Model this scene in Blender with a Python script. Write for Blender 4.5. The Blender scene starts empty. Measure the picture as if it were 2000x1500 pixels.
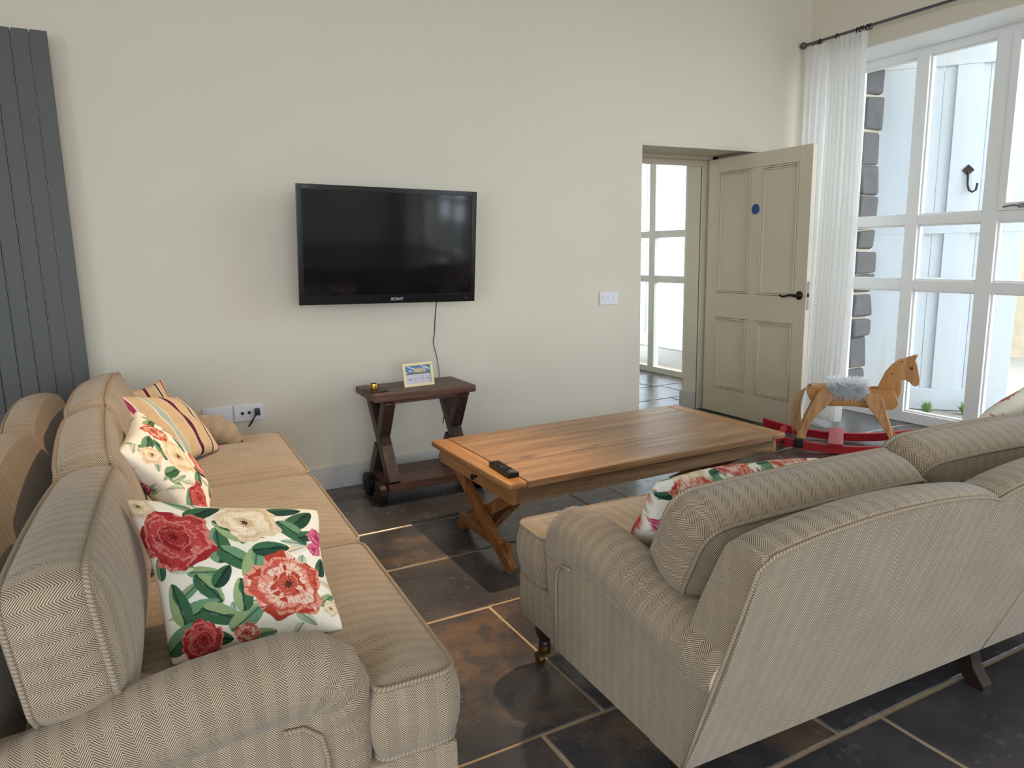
import bpy, bmesh, math, random
import numpy as np
from mathutils import Vector, Matrix
random.seed(7); rng = np.random.RandomState(7)
scene = bpy.context.scene
C = scene.collection
PI = math.pi

# ------------------------------------------------------------------ camera
CAM_H = 1.30
F_PX = 1425.4
YAW, PITCH, ROLL = math.radians(28.315), math.radians(10.321), math.radians(-1.1234)
fwd = Vector((math.sin(YAW)*math.cos(PITCH), math.cos(YAW)*math.cos(PITCH), -math.sin(PITCH)))
rgt = Vector((math.cos(YAW), -math.sin(YAW), 0)); upv = rgt.cross(fwd)
R_ = math.cos(ROLL)*rgt + math.sin(ROLL)*upv
U_ = -math.sin(ROLL)*rgt + math.cos(ROLL)*upv
cam_d = bpy.data.cameras.new('camera'); cam = bpy.data.objects.new('camera', cam_d); C.objects.link(cam)
cam_d.sensor_fit = 'HORIZONTAL'; cam_d.sensor_width = 36.0; cam_d.lens = F_PX/2000*36.0
cam_d.clip_start = 0.02; cam_d.clip_end = 200
cam.matrix_world = Matrix(((R_.x, U_.x, -fwd.x, 0), (R_.y, U_.y, -fwd.y, 0), (R_.z, U_.z, -fwd.z, CAM_H), (0, 0, 0, 1)))
scene.camera = cam

# ------------------------------------------------------------------ world, light, exposure
SKY_STRENGTH = 6.0
LAMP_W = 310.0
w = bpy.data.worlds.new('world'); scene.world = w; w.use_nodes = True
bg = w.node_tree.nodes['Background']
bg.inputs[0].default_value = (0.875, 0.945, 1.065, 1); bg.inputs[1].default_value = SKY_STRENGTH
scene.view_settings.view_transform = 'Standard'
scene.view_settings.look = 'None'
scene.view_settings.gamma = 1.0
scene.view_settings.use_curve_mapping = False
scene.view_settings.exposure = 0.38

def portal(name, loc, rot, sx, sy):
    d = bpy.data.lights.new(name, 'AREA'); d.shape = 'RECTANGLE'; d.size = sx; d.size_y = sy
    d.cycles.is_portal = True
    o = bpy.data.objects.new(name, d); C.objects.link(o); o.location = loc; o.rotation_euler = rot
    return o

# room numbers (metres; x along the TV wall, y towards it, z up)
YW = 3.975            # face of the TV wall
XR = 4.696            # inner face of the window wall
XF = 5.043            # inner face of the window frame
XL, YB, ZC = -3.2, -7.0, 3.9
portal('window_portal', (5.2, 1.75, 1.31), (0, PI/2, 0), 2.6, 4.3)
portal('garden_door_portal', (-0.3, -7.25, 1.65), (PI/2, 0, 0), 5.4, 3.3)
portal('second_window_portal', (5.2, -5.1, 1.31), (0, PI/2, 0), 2.6, 3.0)
portal('left_fill_portal', (XL-0.2, -2.4, 1.7), (0, -PI/2, 0), 2.4, 4.0)
portal('hall_far_portal', (2.65, 6.45, 1.7), (0, -PI/2, 0), 0.8, 0.7)
portal('hall_portal', (5.2, 5.8, 1.2), (0, PI/2, 0), 2.3, 2.3)

# ------------------------------------------------------------------ node helpers
def srgb(r, g, b):
    f = lambda c: (c/255/12.92) if c/255 <= 0.04045 else ((c/255+0.055)/1.055)**2.4
    return (f(r), f(g), f(b), 1)

class NT:
    def __init__(self, name):
        self.m = bpy.data.materials.new(name); self.m.use_nodes = True
        self.t = self.m.node_tree; self.n = self.t.nodes; self.b = self.n['Principled BSDF']
    def new(self, kind, **kw):
        nd = self.n.new(kind)
        for k, v in kw.items(): setattr(nd, k, v)
        return nd
    def link(self, a, b): self.t.links.new(a, b)
    def math(self, op, a, b=None, c=None, clamp=False):
        nd = self.n.new('ShaderNodeMath'); nd.operation = op; nd.use_clamp = clamp
        for i, v in enumerate((a, b, c)):
            if v is None: continue
            if isinstance(v, (int, float)): nd.inputs[i].default_value = v
            else: self.link(v, nd.inputs[i])
        return nd.outputs[0]
    def mix(self, fac, a, b, mode='MIX'):
        nd = self.n.new('ShaderNodeMix'); nd.data_type = 'RGBA'; nd.blend_type = mode
        for s, v in ((nd.inputs[0], fac), (nd.inputs[6], a), (nd.inputs[7], b)):
            if isinstance(v, (int, float)): s.default_value = v
            elif isinstance(v, tuple): s.default_value = v
            else: self.link(v, s)
        return nd.outputs[2]
    def noise(self, vec, scale, detail=3, rough=0.5, out=0):
        nd = self.n.new('ShaderNodeTexNoise'); nd.inputs['Scale'].default_value = scale
        nd.inputs['Detail'].default_value = detail; nd.inputs['Roughness'].default_value = rough
        if vec is not None: self.link(vec, nd.inputs['Vector'])
        return nd.outputs[out]
    def ramp(self, fac, stops):
        nd = self.n.new('ShaderNodeValToRGB'); e = nd.color_ramp.elements
        while len(e) > 1: e.remove(e[-1])
        e[0].position = stops[0][0]; e[0].color = stops[0][1]
        for p, c in stops[1:]:
            x = e.new(p); x.color = c
        self.link(fac, nd.inputs[0]); return nd.outputs[0]
    def coord(self, which='Object'):
        return self.n.new('ShaderNodeTexCoord').outputs[which]
    def mapping(self, vec, scale=(1, 1, 1), rot=(0, 0, 0), loc=(0, 0, 0)):
        nd = self.n.new('ShaderNodeMapping'); self.link(vec, nd.inputs[0])
        nd.inputs['Scale'].default_value = scale; nd.inputs['Rotation'].default_value = rot; nd.inputs['Location'].default_value = loc
        return nd.outputs[0]
    def sep(self, vec):
        nd = self.n.new('ShaderNodeSeparateXYZ'); self.link(vec, nd.inputs[0]); return nd.outputs
    def bump(self, h, strength=0.3, dist=0.01):
        nd = self.n.new('ShaderNodeBump'); nd.inputs['Strength'].default_value = strength; nd.inputs['Distance'].default_value = dist
        self.link(h, nd.inputs['Height']); self.link(nd.outputs[0], self.b.inputs['Normal'])
    def base(self, v):
        if isinstance(v, tuple): self.b.inputs['Base Color'].default_value = v
        else: self.link(v, self.b.inputs['Base Color'])
    def rough(self, v):
        if isinstance(v, (int, float)): self.b.inputs['Roughness'].default_value = v
        else: self.link(v, self.b.inputs['Roughness'])

M = {}
def plain(name, col, rough=0.6, metal=0.0, spec=None, var=0.06, vscale=6):
    t = NT(name); n = t.noise(t.coord(), vscale, 4)
    lo = tuple(c*(1-var) for c in col[:3])+(1,); hi = tuple(min(1, c*(1+var)) for c in col[:3])+(1,)
    t.base(t.mix(n, lo, hi)); t.rough(rough); t.b.inputs['Metallic'].default_value = metal
    if spec is not None: t.b.inputs['Specular IOR Level'].default_value = spec
    M[name] = t.m; return t

def wood(name, dark, mid, light, scale=1.0, axis=0, rough=0.5, knots=False):
    t = NT(name); co = t.coord()
    info = t.new('ShaderNodeObjectInfo')
    add = t.new('ShaderNodeVectorMath', operation='ADD'); t.link(co, add.inputs[0])
    cmb = t.new('ShaderNodeCombineXYZ')
    for i in range(3): t.link(t.math('MULTIPLY', info.outputs['Random'], 7.3+i*3), cmb.inputs[i])
    t.link(cmb.outputs[0], add.inputs[1])
    s = [14*scale]*3; s[axis] = 0.9*scale
    v = t.mapping(add.outputs[0], tuple(s))
    n1 = t.noise(v, 1.6, 5, 0.6); s2 = [90*scale]*3; s2[axis] = 3*scale
    n2 = t.noise(t.mapping(add.outputs[0], tuple(s2)), 1.0, 3)
    c = t.ramp(n1, [(0.28, dark), (0.5, mid), (0.72, light)])
    c = t.mix(t.math('MULTIPLY', t.math('SUBTRACT', n2, 0.35, clamp=True), 1.1), c, dark)
    c = t.mix(t.math('MULTIPLY', info.outputs['Random'], 0.22), c, mid)
    if knots:
        kn = t.noise(t.mapping(add.outputs[0], tuple([9 if i != axis else 4 for i in range(3)])), 1.0, 2)
        k = t.math('MULTIPLY', t.math('SUBTRACT', kn, 0.68, clamp=True), 6, clamp=True)
        c = t.mix(k, c, tuple(x*0.35 for x in dark[:3])+(1,))
    t.base(c); t.rough(rough); t.bump(n2, 0.15, 0.003)
    M[name] = t.m; return t

# painted plaster
def paint(name, col, rough=0.75, scuffs=False):
    t = NT(name); co = t.coord()
    n = t.noise(co, 1.3, 3); c = t.mix(n, tuple(x*0.965 for x in col[:3])+(1,), tuple(min(1, x*1.02) for x in col[:3])+(1,))
    if scuffs:
        a = t.noise(t.mapping(co, (1.2, 1.2, 2.0)), 1.7, 2); b_ = t.noise(t.mapping(co, (26, 26, 60)), 1.0, 4, 0.7)
        f = t.math('MULTIPLY', t.math('SUBTRACT', a, 0.6, clamp=True), t.math('MULTIPLY', t.math('SUBTRACT', b_, 0.56, clamp=True), 9, clamp=True))
        c = t.mix(t.math('MULTIPLY', f, 2.0, clamp=True), c, tuple(x*0.7 for x in col[:3])+(1,))
    t.base(c); t.rough(rough); t.bump(t.noise(co, 90, 2), 0.05, 0.002)
    M[name] = t.m
paint('wall_paint', srgb(224, 215, 196), 0.8, True)
paint('hall_paint', srgb(244, 236, 204), 0.8)
paint('ceiling_paint', srgb(235, 232, 224), 0.85)
paint('trim_paint', srgb(206, 203, 196), 0.5)
paint('door_paint', srgb(214, 203, 180), 0.45)
paint('window_paint', srgb(242, 242, 238), 0.4)
t = NT('barn_paint'); co = t.coord(); n1 = t.noise(t.mapping(co, (9, 9, 0.8)), 1.0, 4); n2 = t.noise(co, 16, 5, 0.7)
c = t.mix(n1, srgb(190, 200, 207), srgb(206, 211, 212)); c = t.mix(t.math('MULTIPLY', t.math('SUBTRACT', n1, 0.60, clamp=True), 2.2, clamp=True), c, srgb(186, 172, 140))
c = t.mix(t.math('MULTIPLY', t.math('SUBTRACT', n2, 0.70, clamp=True), 7, clamp=True), c, srgb(104, 106, 106)); t.base(c); t.rough(0.65); t.bump(n2, 0.1, 0.003); M['barn_paint'] = t.m

# slate
t = NT('slate'); co = t.coord(); info = t.new('ShaderNodeObjectInfo')
off = t.new('ShaderNodeVectorMath', operation='ADD'); cm = t.new('ShaderNodeCombineXYZ')
for i in range(2): t.link(t.math('MULTIPLY', info.outputs['Random'], 31+i*17), cm.inputs[i])
t.link(co, off.inputs[0]); t.link(cm.outputs[0], off.inputs[1]); v = off.outputs[0]
n1 = t.noise(v, 2.3, 5, 0.6); n2 = t.noise(v, 9, 6, 0.65); n3 = t.noise(v, 45, 4, 0.7)
c = t.ramp(n1, [(0.3, srgb(54, 53, 57)), (0.52, srgb(78, 75, 76)), (0.75, srgb(104, 96, 90))])
rust = t.math('MULTIPLY', t.math('SUBTRACT', n1, 0.5, clamp=True), t.math('MULTIPLY', t.math('SUBTRACT', n2, 0.42, clamp=True), 22, clamp=True))
sel = t.math('GREATER_THAN', info.outputs['Random'], 0.4)
c = t.mix(t.math('MULTIPLY', t.math('MULTIPLY', rust, sel), 3.2, clamp=True), c, srgb(150, 116, 82))
chalk = t.math('MULTIPLY', t.math('SUBTRACT', n2, 0.585, clamp=True), t.math('MULTIPLY', t.math('SUBTRACT', n3, 0.5, clamp=True), 30, clamp=True))
c = t.mix(t.math('MULTIPLY', chalk, 3.0, clamp=True), c, srgb(176, 168, 160))
t.base(c); t.rough(t.math('MULTIPLY_ADD', n2, 0.32, 0.08))
hh = t.math('ADD', t.math('MULTIPLY', n2, 0.7), t.math('MULTIPLY', n3, 0.3)); t.bump(hh, 0.35, 0.006); M['slate'] = t.m
plain('grout', srgb(190, 166, 134), 0.9, var=0.2, vscale=20)
plain('lawn', srgb(120, 122, 112), 0.95, var=0.3, vscale=12)
plain('gravel', srgb(150, 146, 136), 0.95, var=0.3, vscale=30)
plain('stone_wall', srgb(92, 90, 88), 0.9, var=0.35, vscale=9)
plain('pale_stone', srgb(196, 184, 160), 0.9, var=0.25, vscale=8)
plain('radiator_metal', srgb(84, 83, 79), 0.5, 0.15, var=0.08, vscale=2.5)
plain('black_plastic', srgb(18, 18, 20), 0.32)
plain('bezel', srgb(14, 14, 18), 0.18)
t = NT('screen'); t.base((0.004, 0.004, 0.006, 1)); t.rough(0.06); t.b.inputs['Specular IOR Level'].default_value = 0.45
n = t.noise(t.coord(), 4, 2); t.rough(t.math('MULTIPLY_ADD', n, 0.03, 0.05)); M['screen'] = t.m
plain('white_plastic', srgb(226, 226, 228), 0.35, var=0.02)
plain('silver_print', srgb(190, 190, 195), 0.35, 0.6)
plain('brass', srgb(196, 150, 74), 0.25, 1.0)
plain('old_brass', srgb(120, 92, 52), 0.4, 0.9, var=0.25)
plain('iron', srgb(52, 46, 42), 0.45, 0.8, var=0.2)
plain('chrome', srgb(150, 148, 145), 0.25, 0.9)
plain('steel_grey', srgb(96, 98, 102), 0.35, 0.7)
plain('red_paint', srgb(176, 28, 38), 0.3, var=0.12)
plain('blue_disc', srgb(28, 78, 138), 0.4, var=0.04)
plain('cream_frame', srgb(236, 222, 176), 0.45, var=0.03)
plain('dark_leather', srgb(38, 34, 33), 0.5)
plain('leaf_green', srgb(120, 160, 84), 0.6, var=0.25, vscale=15)
plain('tail_fibre', srgb(206, 172, 122), 0.8, var=0.2, vscale=40)
plain('fleece', srgb(240, 240, 242), 0.9, var=0.15, vscale=60)
plain('leg_dark', srgb(42, 28, 24), 0.35, var=0.2)
plain('paper', srgb(200, 196, 206), 0.6, var=0.04)
wood('table_wood', srgb(122, 86, 52), srgb(174, 132, 92), srgb(200, 164, 124), 1.0, 0, 0.38, True)
wood('table_wood_y', srgb(126, 84, 46), srgb(182, 130, 78), srgb(206, 160, 106), 1.0, 1, 0.38, True)
wood('apron_wood', srgb(92, 66, 40), srgb(150, 116, 78), srgb(184, 152, 112), 1.6, 0, 0.6, True)
wood('leg_wood', srgb(110, 68, 36), srgb(156, 102, 56), srgb(182, 128, 76), 1.4, 2, 0.5)
wood('dark_wood', srgb(48, 31, 25), srgb(88, 58, 46), srgb(122, 88, 72), 1.2, 0, 0.45)
wood('dark_wood_z', srgb(34, 22, 19), srgb(62, 41, 34), srgb(92, 66, 55), 1.2, 2, 0.45)
wood('pine', srgb(158, 102, 50), srgb(202, 146, 84), srgb(222, 172, 108), 1.4, 0, 0.4)
wood('pine_z', srgb(154, 98, 48), srgb(200, 144, 82), srgb(222, 172, 108), 1.4, 2, 0.4)

# herringbone upholstery, UV in metres: columns across U, threads slanting with V
def fabric(name, light, dark, col_w=0.040, thread=0.0050, rotate=False):
    t = NT(name); s = t.sep(t.coord('UV')); u, vv = (s[1], s[0]) if rotate else (s[0], s[1])
    tri = t.math('PINGPONG', u, col_w/2)
    ph = t.math('FRACT', t.math('DIVIDE', t.math('ADD', vv, t.math('MULTIPLY', tri, 1.15)), thread))
    wv = t.math('MULTIPLY', t.math('ABSOLUTE', t.math('SUBTRACT', ph, 0.5)), 2.0)
    f = t.math('MULTIPLY', t.math('SUBTRACT', wv, 0.30), 2.6, clamp=True)
    n = t.noise(t.coord('UV'), 9, 4); f = t.math('ADD', f, t.math('MULTIPLY', t.math('SUBTRACT', n, 0.5), 0.35), clamp=True)
    c = t.mix(f, dark, light)
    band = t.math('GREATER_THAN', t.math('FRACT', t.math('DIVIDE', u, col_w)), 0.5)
    c = t.mix(t.math('MULTIPLY', band, 0.15), c, dark)  # sheen of the slanted threads painted in: every other column darker
    slub = t.noise(t.mapping(t.coord('UV'), (6, 240, 1)), 1.0, 2)
    c = t.mix(t.math('MULTIPLY', t.math('SUBTRACT', slub, 0.5, clamp=True), 0.6), c, light)
    t.base(c); t.rough(0.92); t.b.inputs['Specular IOR Level'].default_value = 0.15
    t.b.inputs['Sheen Weight'].default_value = 0.25; t.b.inputs['Sheen Roughness'].default_value = 0.5
    t.bump(wv, 0.25, 0.0012); M[name] = t.m
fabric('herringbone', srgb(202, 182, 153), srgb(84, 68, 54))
t = NT('piping_cord'); s = t.sep(t.coord('UV'))
ph = t.math('FRACT', t.math('MULTIPLY', t.math('ADD', s[0], t.math('MULTIPLY', s[1], 0.012)), 130))
t.base(t.mix(ph, srgb(184, 166, 140), srgb(118, 100, 82))); t.rough(0.9); M['piping_cord'] = t.m

def attr_mat(name, rough=0.85):
    t = NT(name); a = t.new('ShaderNodeAttribute'); a.attribute_name = 'print'
    n = t.noise(t.coord('UV'), 300, 2); c = t.mix(t.math('MULTIPLY', n, 0.16), a.outputs['Color'], (0.9, 0.88, 0.82, 1), 'MULTIPLY')
    t.base(c); t.rough(rough); t.b.inputs['Specular IOR Level'].default_value = 0.2; t.bump(n, 0.1, 0.001); M[name] = t.m
attr_mat('printed_cotton'); attr_mat('printed_card', 0.4)

# thin glass: clear with a Fresnel mirror on top
t = NT('glass'); t.n.remove(t.b)
tr = t.new('ShaderNodeBsdfTransparent'); gl = t.new('ShaderNodeBsdfGlossy'); gl.inputs['Roughness'].default_value = 0.02
tr.inputs[0].default_value = (0.965, 0.98, 0.985, 1); fr = t.new('ShaderNodeFresnel'); fr.inputs[0].default_value = 1.45; geo = t.new('ShaderNodeNewGeometry'); front = t.math('MULTIPLY', fr.outputs[0], t.math('SUBTRACT', 1.0, geo.outputs['Backfacing']))
mx = t.new('ShaderNodeMixShader'); t.link(front, mx.inputs[0]); t.link(tr.outputs[0], mx.inputs[1]); t.link(gl.outputs[0], mx.inputs[2])
t.link(mx.outputs[0], t.n['Material Output'].inputs[0]); M['glass'] = t.m
# sheer curtain cloth
t = NT('sheer'); t.n.remove(t.b)
df = t.new('ShaderNodeBsdfDiffuse'); tl = t.new('ShaderNodeBsdfTranslucent'); tr = t.new('ShaderNodeBsdfTransparent')
wv = t.noise(t.mapping(t.coord('UV'), (220, 40, 1)), 1.0, 2); col = t.mix(wv, (0.90, 0.89, 0.86, 1), (0.96, 0.955, 0.93, 1))
t.link(col, df.inputs[0]); t.link(col, tl.inputs[0])
m1 = t.new('ShaderNodeMixShader'); m1.inputs[0].default_value = 0.62; t.link(df.outputs[0], m1.inputs[1]); t.link(tl.outputs[0], m1.inputs[2])
m2 = t.new('ShaderNodeMixShader'); t.link(t.math('MULTIPLY_ADD', wv, 0.2, 0.02), m2.inputs[0]); t.link(m1.outputs[0], m2.inputs[1]); t.link(tr.outputs[0], m2.inputs[2])
t.link(m2.outputs[0], t.n['Material Output'].inputs[0]); M['sheer'] = t.m

# ------------------------------------------------------------------ mesh helpers
class MB:
    def __init__(self): self.v = []; self.f = []; self.uv = []
    def add(self, verts, faces, uvs=None):
        o = len(self.v); self.v += [tuple(p) for p in verts]
        for k, f in enumerate(faces):
            self.f.append(tuple(i+o for i in f)); self.uv.append(uvs[k] if uvs else None)
        return self
    def box(self, x0, x1, y0, y1, z0, z1, T=None):
        vs = [Vector((x, y, z)) for z in (z0, z1) for y in (y0, y1) for x in (x0, x1)]
        if T: vs = [T @ p for p in vs]
        return self.add(vs, [(0, 2, 3, 1), (4, 5, 7, 6), (0, 1, 5, 4), (2, 6, 7, 3), (0, 4, 6, 2), (1, 3, 7, 5)])
    def bar(self, a, b, wd, th, side=None):
        a = Vector(a); b = Vector(b); d = (b-a).normalized()
        s = Vector(side) if side else (Vector((0, 0, 1)).cross(d) if abs(d.z) < 0.95 else Vector((1, 0, 0)))
        s = (s - d*s.dot(d)).normalized(); n = d.cross(s)
        vs = [p + s*(i*wd/2) + n*(j*th/2) for p in (a, b) for j in (-1, 1) for i in (-1, 1)]
        return self.add(vs, [(0, 2, 3, 1), (4, 5, 7, 6), (0, 1, 5, 4), (2, 6, 7, 3), (0, 4, 6, 2), (1, 3, 7, 5)])
    def prism(self, pts, axis_fn):
        """pts: 2D outline; axis_fn(p, k) -> 3D point for k = 0, 1 (two faces)"""
        n = len(pts); vs = [axis_fn(p, 0) for p in pts]+[axis_fn(p, 1) for p in pts]
        fs = [tuple(range(n-1, -1, -1)), tuple(range(n, 2*n))]+[(i, (i+1) % n, n+(i+1) % n, n+i) for i in range(n)]
        return self.add(vs, fs)
    def tube(self, pts, r, seg=8, closed=False, cap=True):
        pts = [Vector(p) for p in pts]; n = len(pts); rs = r if isinstance(r, (list, tuple)) else [r]*n
        prev = None; rings = []; L = 0; us = [0]
        for i in range(n):
            if closed: d = pts[(i+1) % n]-pts[i-1]
            else: d = pts[min(i+1, n-1)]-pts[max(i-1, 0)]
            d.normalize()
            if prev is None:
                s = d.orthogonal().normalized()
            else:
                s = prev - d*prev.dot(d); s = s.normalized() if s.length > 1e-6 else d.orthogonal().normalized()
            prev = s; b = d.cross(s)
            rings.append([pts[i]+(s*math.cos(2*PI*k/seg)+b*math.sin(2*PI*k/seg))*rs[i] for k in range(seg)])
            if i: L += (pts[i]-pts[i-1]).length; us.append(L)
        vs = [p for rg in rings for p in rg]; fs = []; uv = []
        m = n if closed else n-1
        for i in range(m):
            j = (i+1) % n; u0 = us[i]; u1 = us[j] if j else L+(pts[0]-pts[-1]).length
            for k in range(seg):
                k2 = (k+1) % seg
                fs.append((i*seg+k, i*seg+k2, j*seg+k2, j*seg+k))
                rr = rs[i]*2*PI/seg if rs[i] > 0.02 else 1/seg
                uv.append([(u0, k*rr), (u0, (k+1)*rr), (u1, (k+1)*rr), (u1, k*rr)])
        if cap and not closed:
            fs.append(tuple(range(seg-1, -1, -1))); uv.append([(0, 0)]*seg)
            fs.append(tuple((n-1)*seg+k for k in range(seg))); uv.append([(0, 0)]*seg)
        return self.add(vs, fs, uv)
    def lathe(self, prof, seg=20, T=None):
        T = T or Matrix.Identity(4); n = len(prof)
        vs = [T @ Vector((r*math.cos(2*PI*k/seg), r*math.sin(2*PI*k/seg), z)) for r, z in prof for k in range(seg)]
        fs = [(i*seg+k, i*seg+(k+1) % seg, (i+1)*seg+(k+1) % seg, (i+1)*seg+k) for i in range(n-1) for k in range(seg)]
        fs += [tuple(range(seg-1, -1, -1)), tuple((n-1)*seg+k for k in range(seg))]
        return self.add(vs, fs)
    def build(self, name, mat, parent=None, smooth=False, bevel=0, bseg=2, recalc=True, ang=40):
        me = bpy.data.meshes.new(name); me.from_pydata(self.v, [], self.f)
        if any(u is not None for u in self.uv):
            ul = me.uv_layers.new(name='UVMap'); k = 0
            for f, u in zip(self.f, self.uv):
                for j in range(len(f)):
                    ul.data[k].uv = u[j] if u is not None else (0, 0); k += 1
        if recalc:
            bm = bmesh.new(); bm.from_mesh(me); bmesh.ops.recalc_face_normals(bm, faces=bm.faces[:])
            if bevel:
                es = [e for e in bm.edges if len(e.link_faces) == 2 and e.calc_face_angle(0) > math.radians(30)]
                bmesh.ops.bevel(bm, geom=es, offset=bevel, segments=bseg, profile=0.5, affect='EDGES', clamp_overlap=True)
            bm.to_mesh(me); bm.free()
        o = bpy.data.objects.new(name, me); C.objects.link(o); o.parent = parent
        me.materials.append(M[mat] if isinstance(mat, str) else mat)
        if bevel:
            wn = o.modifiers.new('weighted_normals', 'WEIGHTED_NORMAL'); wn.keep_sharp = True
        if smooth or bevel:
            me.polygons.foreach_set('use_smooth', [True]*len(me.polygons))
            if not smooth or ang < 180:
                me.set_sharp_from_angle(angle=math.radians(ang))
        return o

def box_uv(o, top='x'):
    me = o.data; ul = me.uv_layers.get('UVMap') or me.uv_layers.new(name='UVMap')
    for p in me.polygons:
        a = [abs(c) for c in p.normal]
        for li in p.loop_indices:
            c = me.vertices[me.loops[li].vertex_index].co
            if a[2] >= a[0] and a[2] >= a[1]: uv = (c.x, c.y) if top == 'x' else (c.y, c.x)
            elif a[1] >= a[0]: uv = (c.x, c.z)
            else: uv = (c.y, c.z)
            ul.data[li].uv = uv

def empty(name, loc=(0, 0, 0), rz=0.0, parent=None):
    o = bpy.data.objects.new(name, None); C.objects.link(o); o.location = loc; o.rotation_euler = (0, 0, rz); o.parent = parent
    o.empty_display_size = 0.1
    return o
def tag(o, label, cat, group=None, kind=None):
    o['label'] = label; o['category'] = cat
    if group: o['group'] = group
    if kind: o['kind'] = kind
    return o
def struct(o, label=None):
    o['kind'] = 'structure'
    if label: o['label'] = label
    return o
def one(name, mat, *dims, parent=None, bevel=0, T=None):
    return MB().box(*dims, T=T).build(name, mat, parent, bevel=bevel)

def spline(pts, n=6):
    P = [Vector(p) for p in pts]; P = [P[0]*2-P[1]]+P+[P[-1]*2-P[-2]]; out = []
    for i in range(1, len(P)-2):
        for k in range(n):
            t_ = k/n; out.append(0.5*((2*P[i])+(P[i+1]-P[i-1])*t_+(2*P[i-1]-5*P[i]+4*P[i+1]-P[i+2])*t_*t_+(3*P[i]-P[i-1]-3*P[i+1]+P[i+2])*t_**3))
    return out+[P[-2]]
# ================================================================== ROOM SHELL
DX0, DX1, DZ = 3.149, 4.215, 1.981          # doorway
b = MB()
b.box(XL-0.3, DX0, YW, 4.60, 0, ZC+0.2); b.box(DX1, XR, YW, 4.40, 0, ZC+0.2); b.box(4.10, XR, 4.44, 4.60, 0, ZC+0.2)
b.box(DX1, XR, 4.40, 4.44, 0, ZC+0.2)
b.box(DX0, DX1, YW, 4.40, DZ, ZC+0.2); b.box(DX0, 4.10, 4.44, 4.60, 2.02, ZC+0.2); b.box(DX0, DX1, 4.40, 4.44, 2.02, ZC+0.2)
struct(b.build('wall_back', 'wall_paint'), 'cream painted wall behind the television')
# window wall: opening y WY0..WY1, z 0..2.62
WY0, WY1, WZ = -0.45, 3.86, 2.62
b = MB()
b.box(XR, 5.35, WY1, 4.60, 0, ZC+0.2); b.box(XR, 5.35, -3.6, WY0, 0, ZC+0.2); b.box(XR, 5.35, YB-0.3, -6.6, 0, ZC+0.2); b.box(XR, 5.35, -6.6, -3.6, WZ, ZC+0.2); b.box(XR, 5.35, WY0, WY1, WZ, ZC+0.2)
wall_r = struct(b.build('wall_right', 'wall_paint'), 'cream wall pierced by the tall window')
b = MB(); b.box(XL-0.3, XL, YB-0.3, -4.4, 0, ZC+0.2); b.box(XL-0.3, XL, -0.4, YW, 0, ZC+0.2); b.box(XL-0.3, XL, -4.4, -0.4, 0, 0.5); b.box(XL-0.3, XL, -4.4, -0.4, 2.9, ZC+0.2)
struct(b.build('wall_left', 'wall_paint'))
w5 = struct(empty('fill_window_5', (XL-0.15, -2.4, 0)), 'wide unseen window added in the left wall for fill light')  # added out of view as fill for surfaces facing the left wall
for y in (-2.0, -1.0, 0.0, 1.0, 2.0): one('mullion', 'window_paint', -0.035, 0.035, y-0.04, y+0.04, 0.5, 2.9, parent=w5)
for z in (0.54, 1.7, 2.86): one('rail', 'window_paint', -0.03, 0.03, -2.0, 2.0, z-0.038, z+0.038, parent=w5)
for y in (-2.0, -1.0, 0.0, 1.0): MB().box(-0.003, 0.003, y+0.04, y+0.96, 0.58, 2.82).build('pane', 'glass', w5)
GX0, GX1, GZ = -3.0, 2.4, 3.3
b = MB(); b.box(XL, GX0, YB-0.3, YB, 0, ZC+0.2); b.box(GX1, XR, YB-0.3, YB, 0, ZC+0.2); b.box(GX0, GX1, YB-0.3, YB, GZ, ZC+0.2)
struct(b.build('wall_rear', 'wall_paint'))
b = MB(); b.box(XL-0.3, 5.35, YB-0.3, 4.60, ZC, ZC+0.15); struct(b.build('ceiling', 'ceiling_paint'))
# hall beyond the doorway
b = MB(); b.box(2.7, 2.9, 4.60, 6.1, 0, 2.7); b.box(2.7, 2.9, 6.8, 7.6, 0, 2.7); b.box(2.7, 2.9, 6.1, 6.8, 0, 1.3); b.box(2.7, 2.9, 6.1, 6.8, 2.1, 2.7); b.box(2.9, 5.35, 7.4, 7.6, 0, 2.7); b.box(4.96, 5.35, 7.0, 7.4, 0, 2.7); b.box(4.96, 5.35, 4.60, 4.85, 0, 2.7); b.box(4.96, 5.35, 4.85, 7.0, 2.35, 2.7)
struct(b.build('wall_hall', 'hall_paint'), 'pale yellow hall walls beyond the doorway')
b = MB(); b.box(2.7, 5.35, 4.60, 7.6, 2.7, 2.8); struct(b.build('ceiling_hall', 'ceiling_paint'))
b = MB(); b.box(4.07, 4.10, 4.445, 4.61, 0, 0.135); struct(b.build('baseboard_hall', 'trim_paint', bevel=0.004))
b = MB(); b.box(4.101, 4.11, 4.45, 4.60, 0, 2.0); b.build('reveal_lining', 'hall_paint', bpy.data.objects['wall_hall'])
w6 = struct(empty('fill_window_6', (2.8, 6.45, 0)), 'small unseen window added to brighten the hall')  # added opening, lets extra light onto the hall frames
for y in (-0.33, 0.33): one('stile', 'window_paint', -0.03, 0.03, y-0.025, y+0.025, 1.3, 2.1, parent=w6)
for z in (1.325, 2.075): one('rail', 'window_paint', -0.028, 0.028, -0.305, 0.305, z-0.025, z+0.025, parent=w6)
MB().box(-0.003, 0.003, -0.305, 0.305, 1.35, 2.05).build('pane', 'glass', w6)
# skirting
b = MB(); b.box(XL, DX0-0.002, YW-0.018, YW, 0.0, 0.112); b.box(XL, DX0-0.002, YW-0.012, YW, 0.112, 0.13)
struct(b.build('baseboard_back', 'trim_paint', bevel=0.003))
b = MB(); b.box(XL, XL+0.018, YB, YW-0.02, 0, 0.13); struct(b.build('baseboard_left', 'trim_paint', bevel=0.003))

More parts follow.
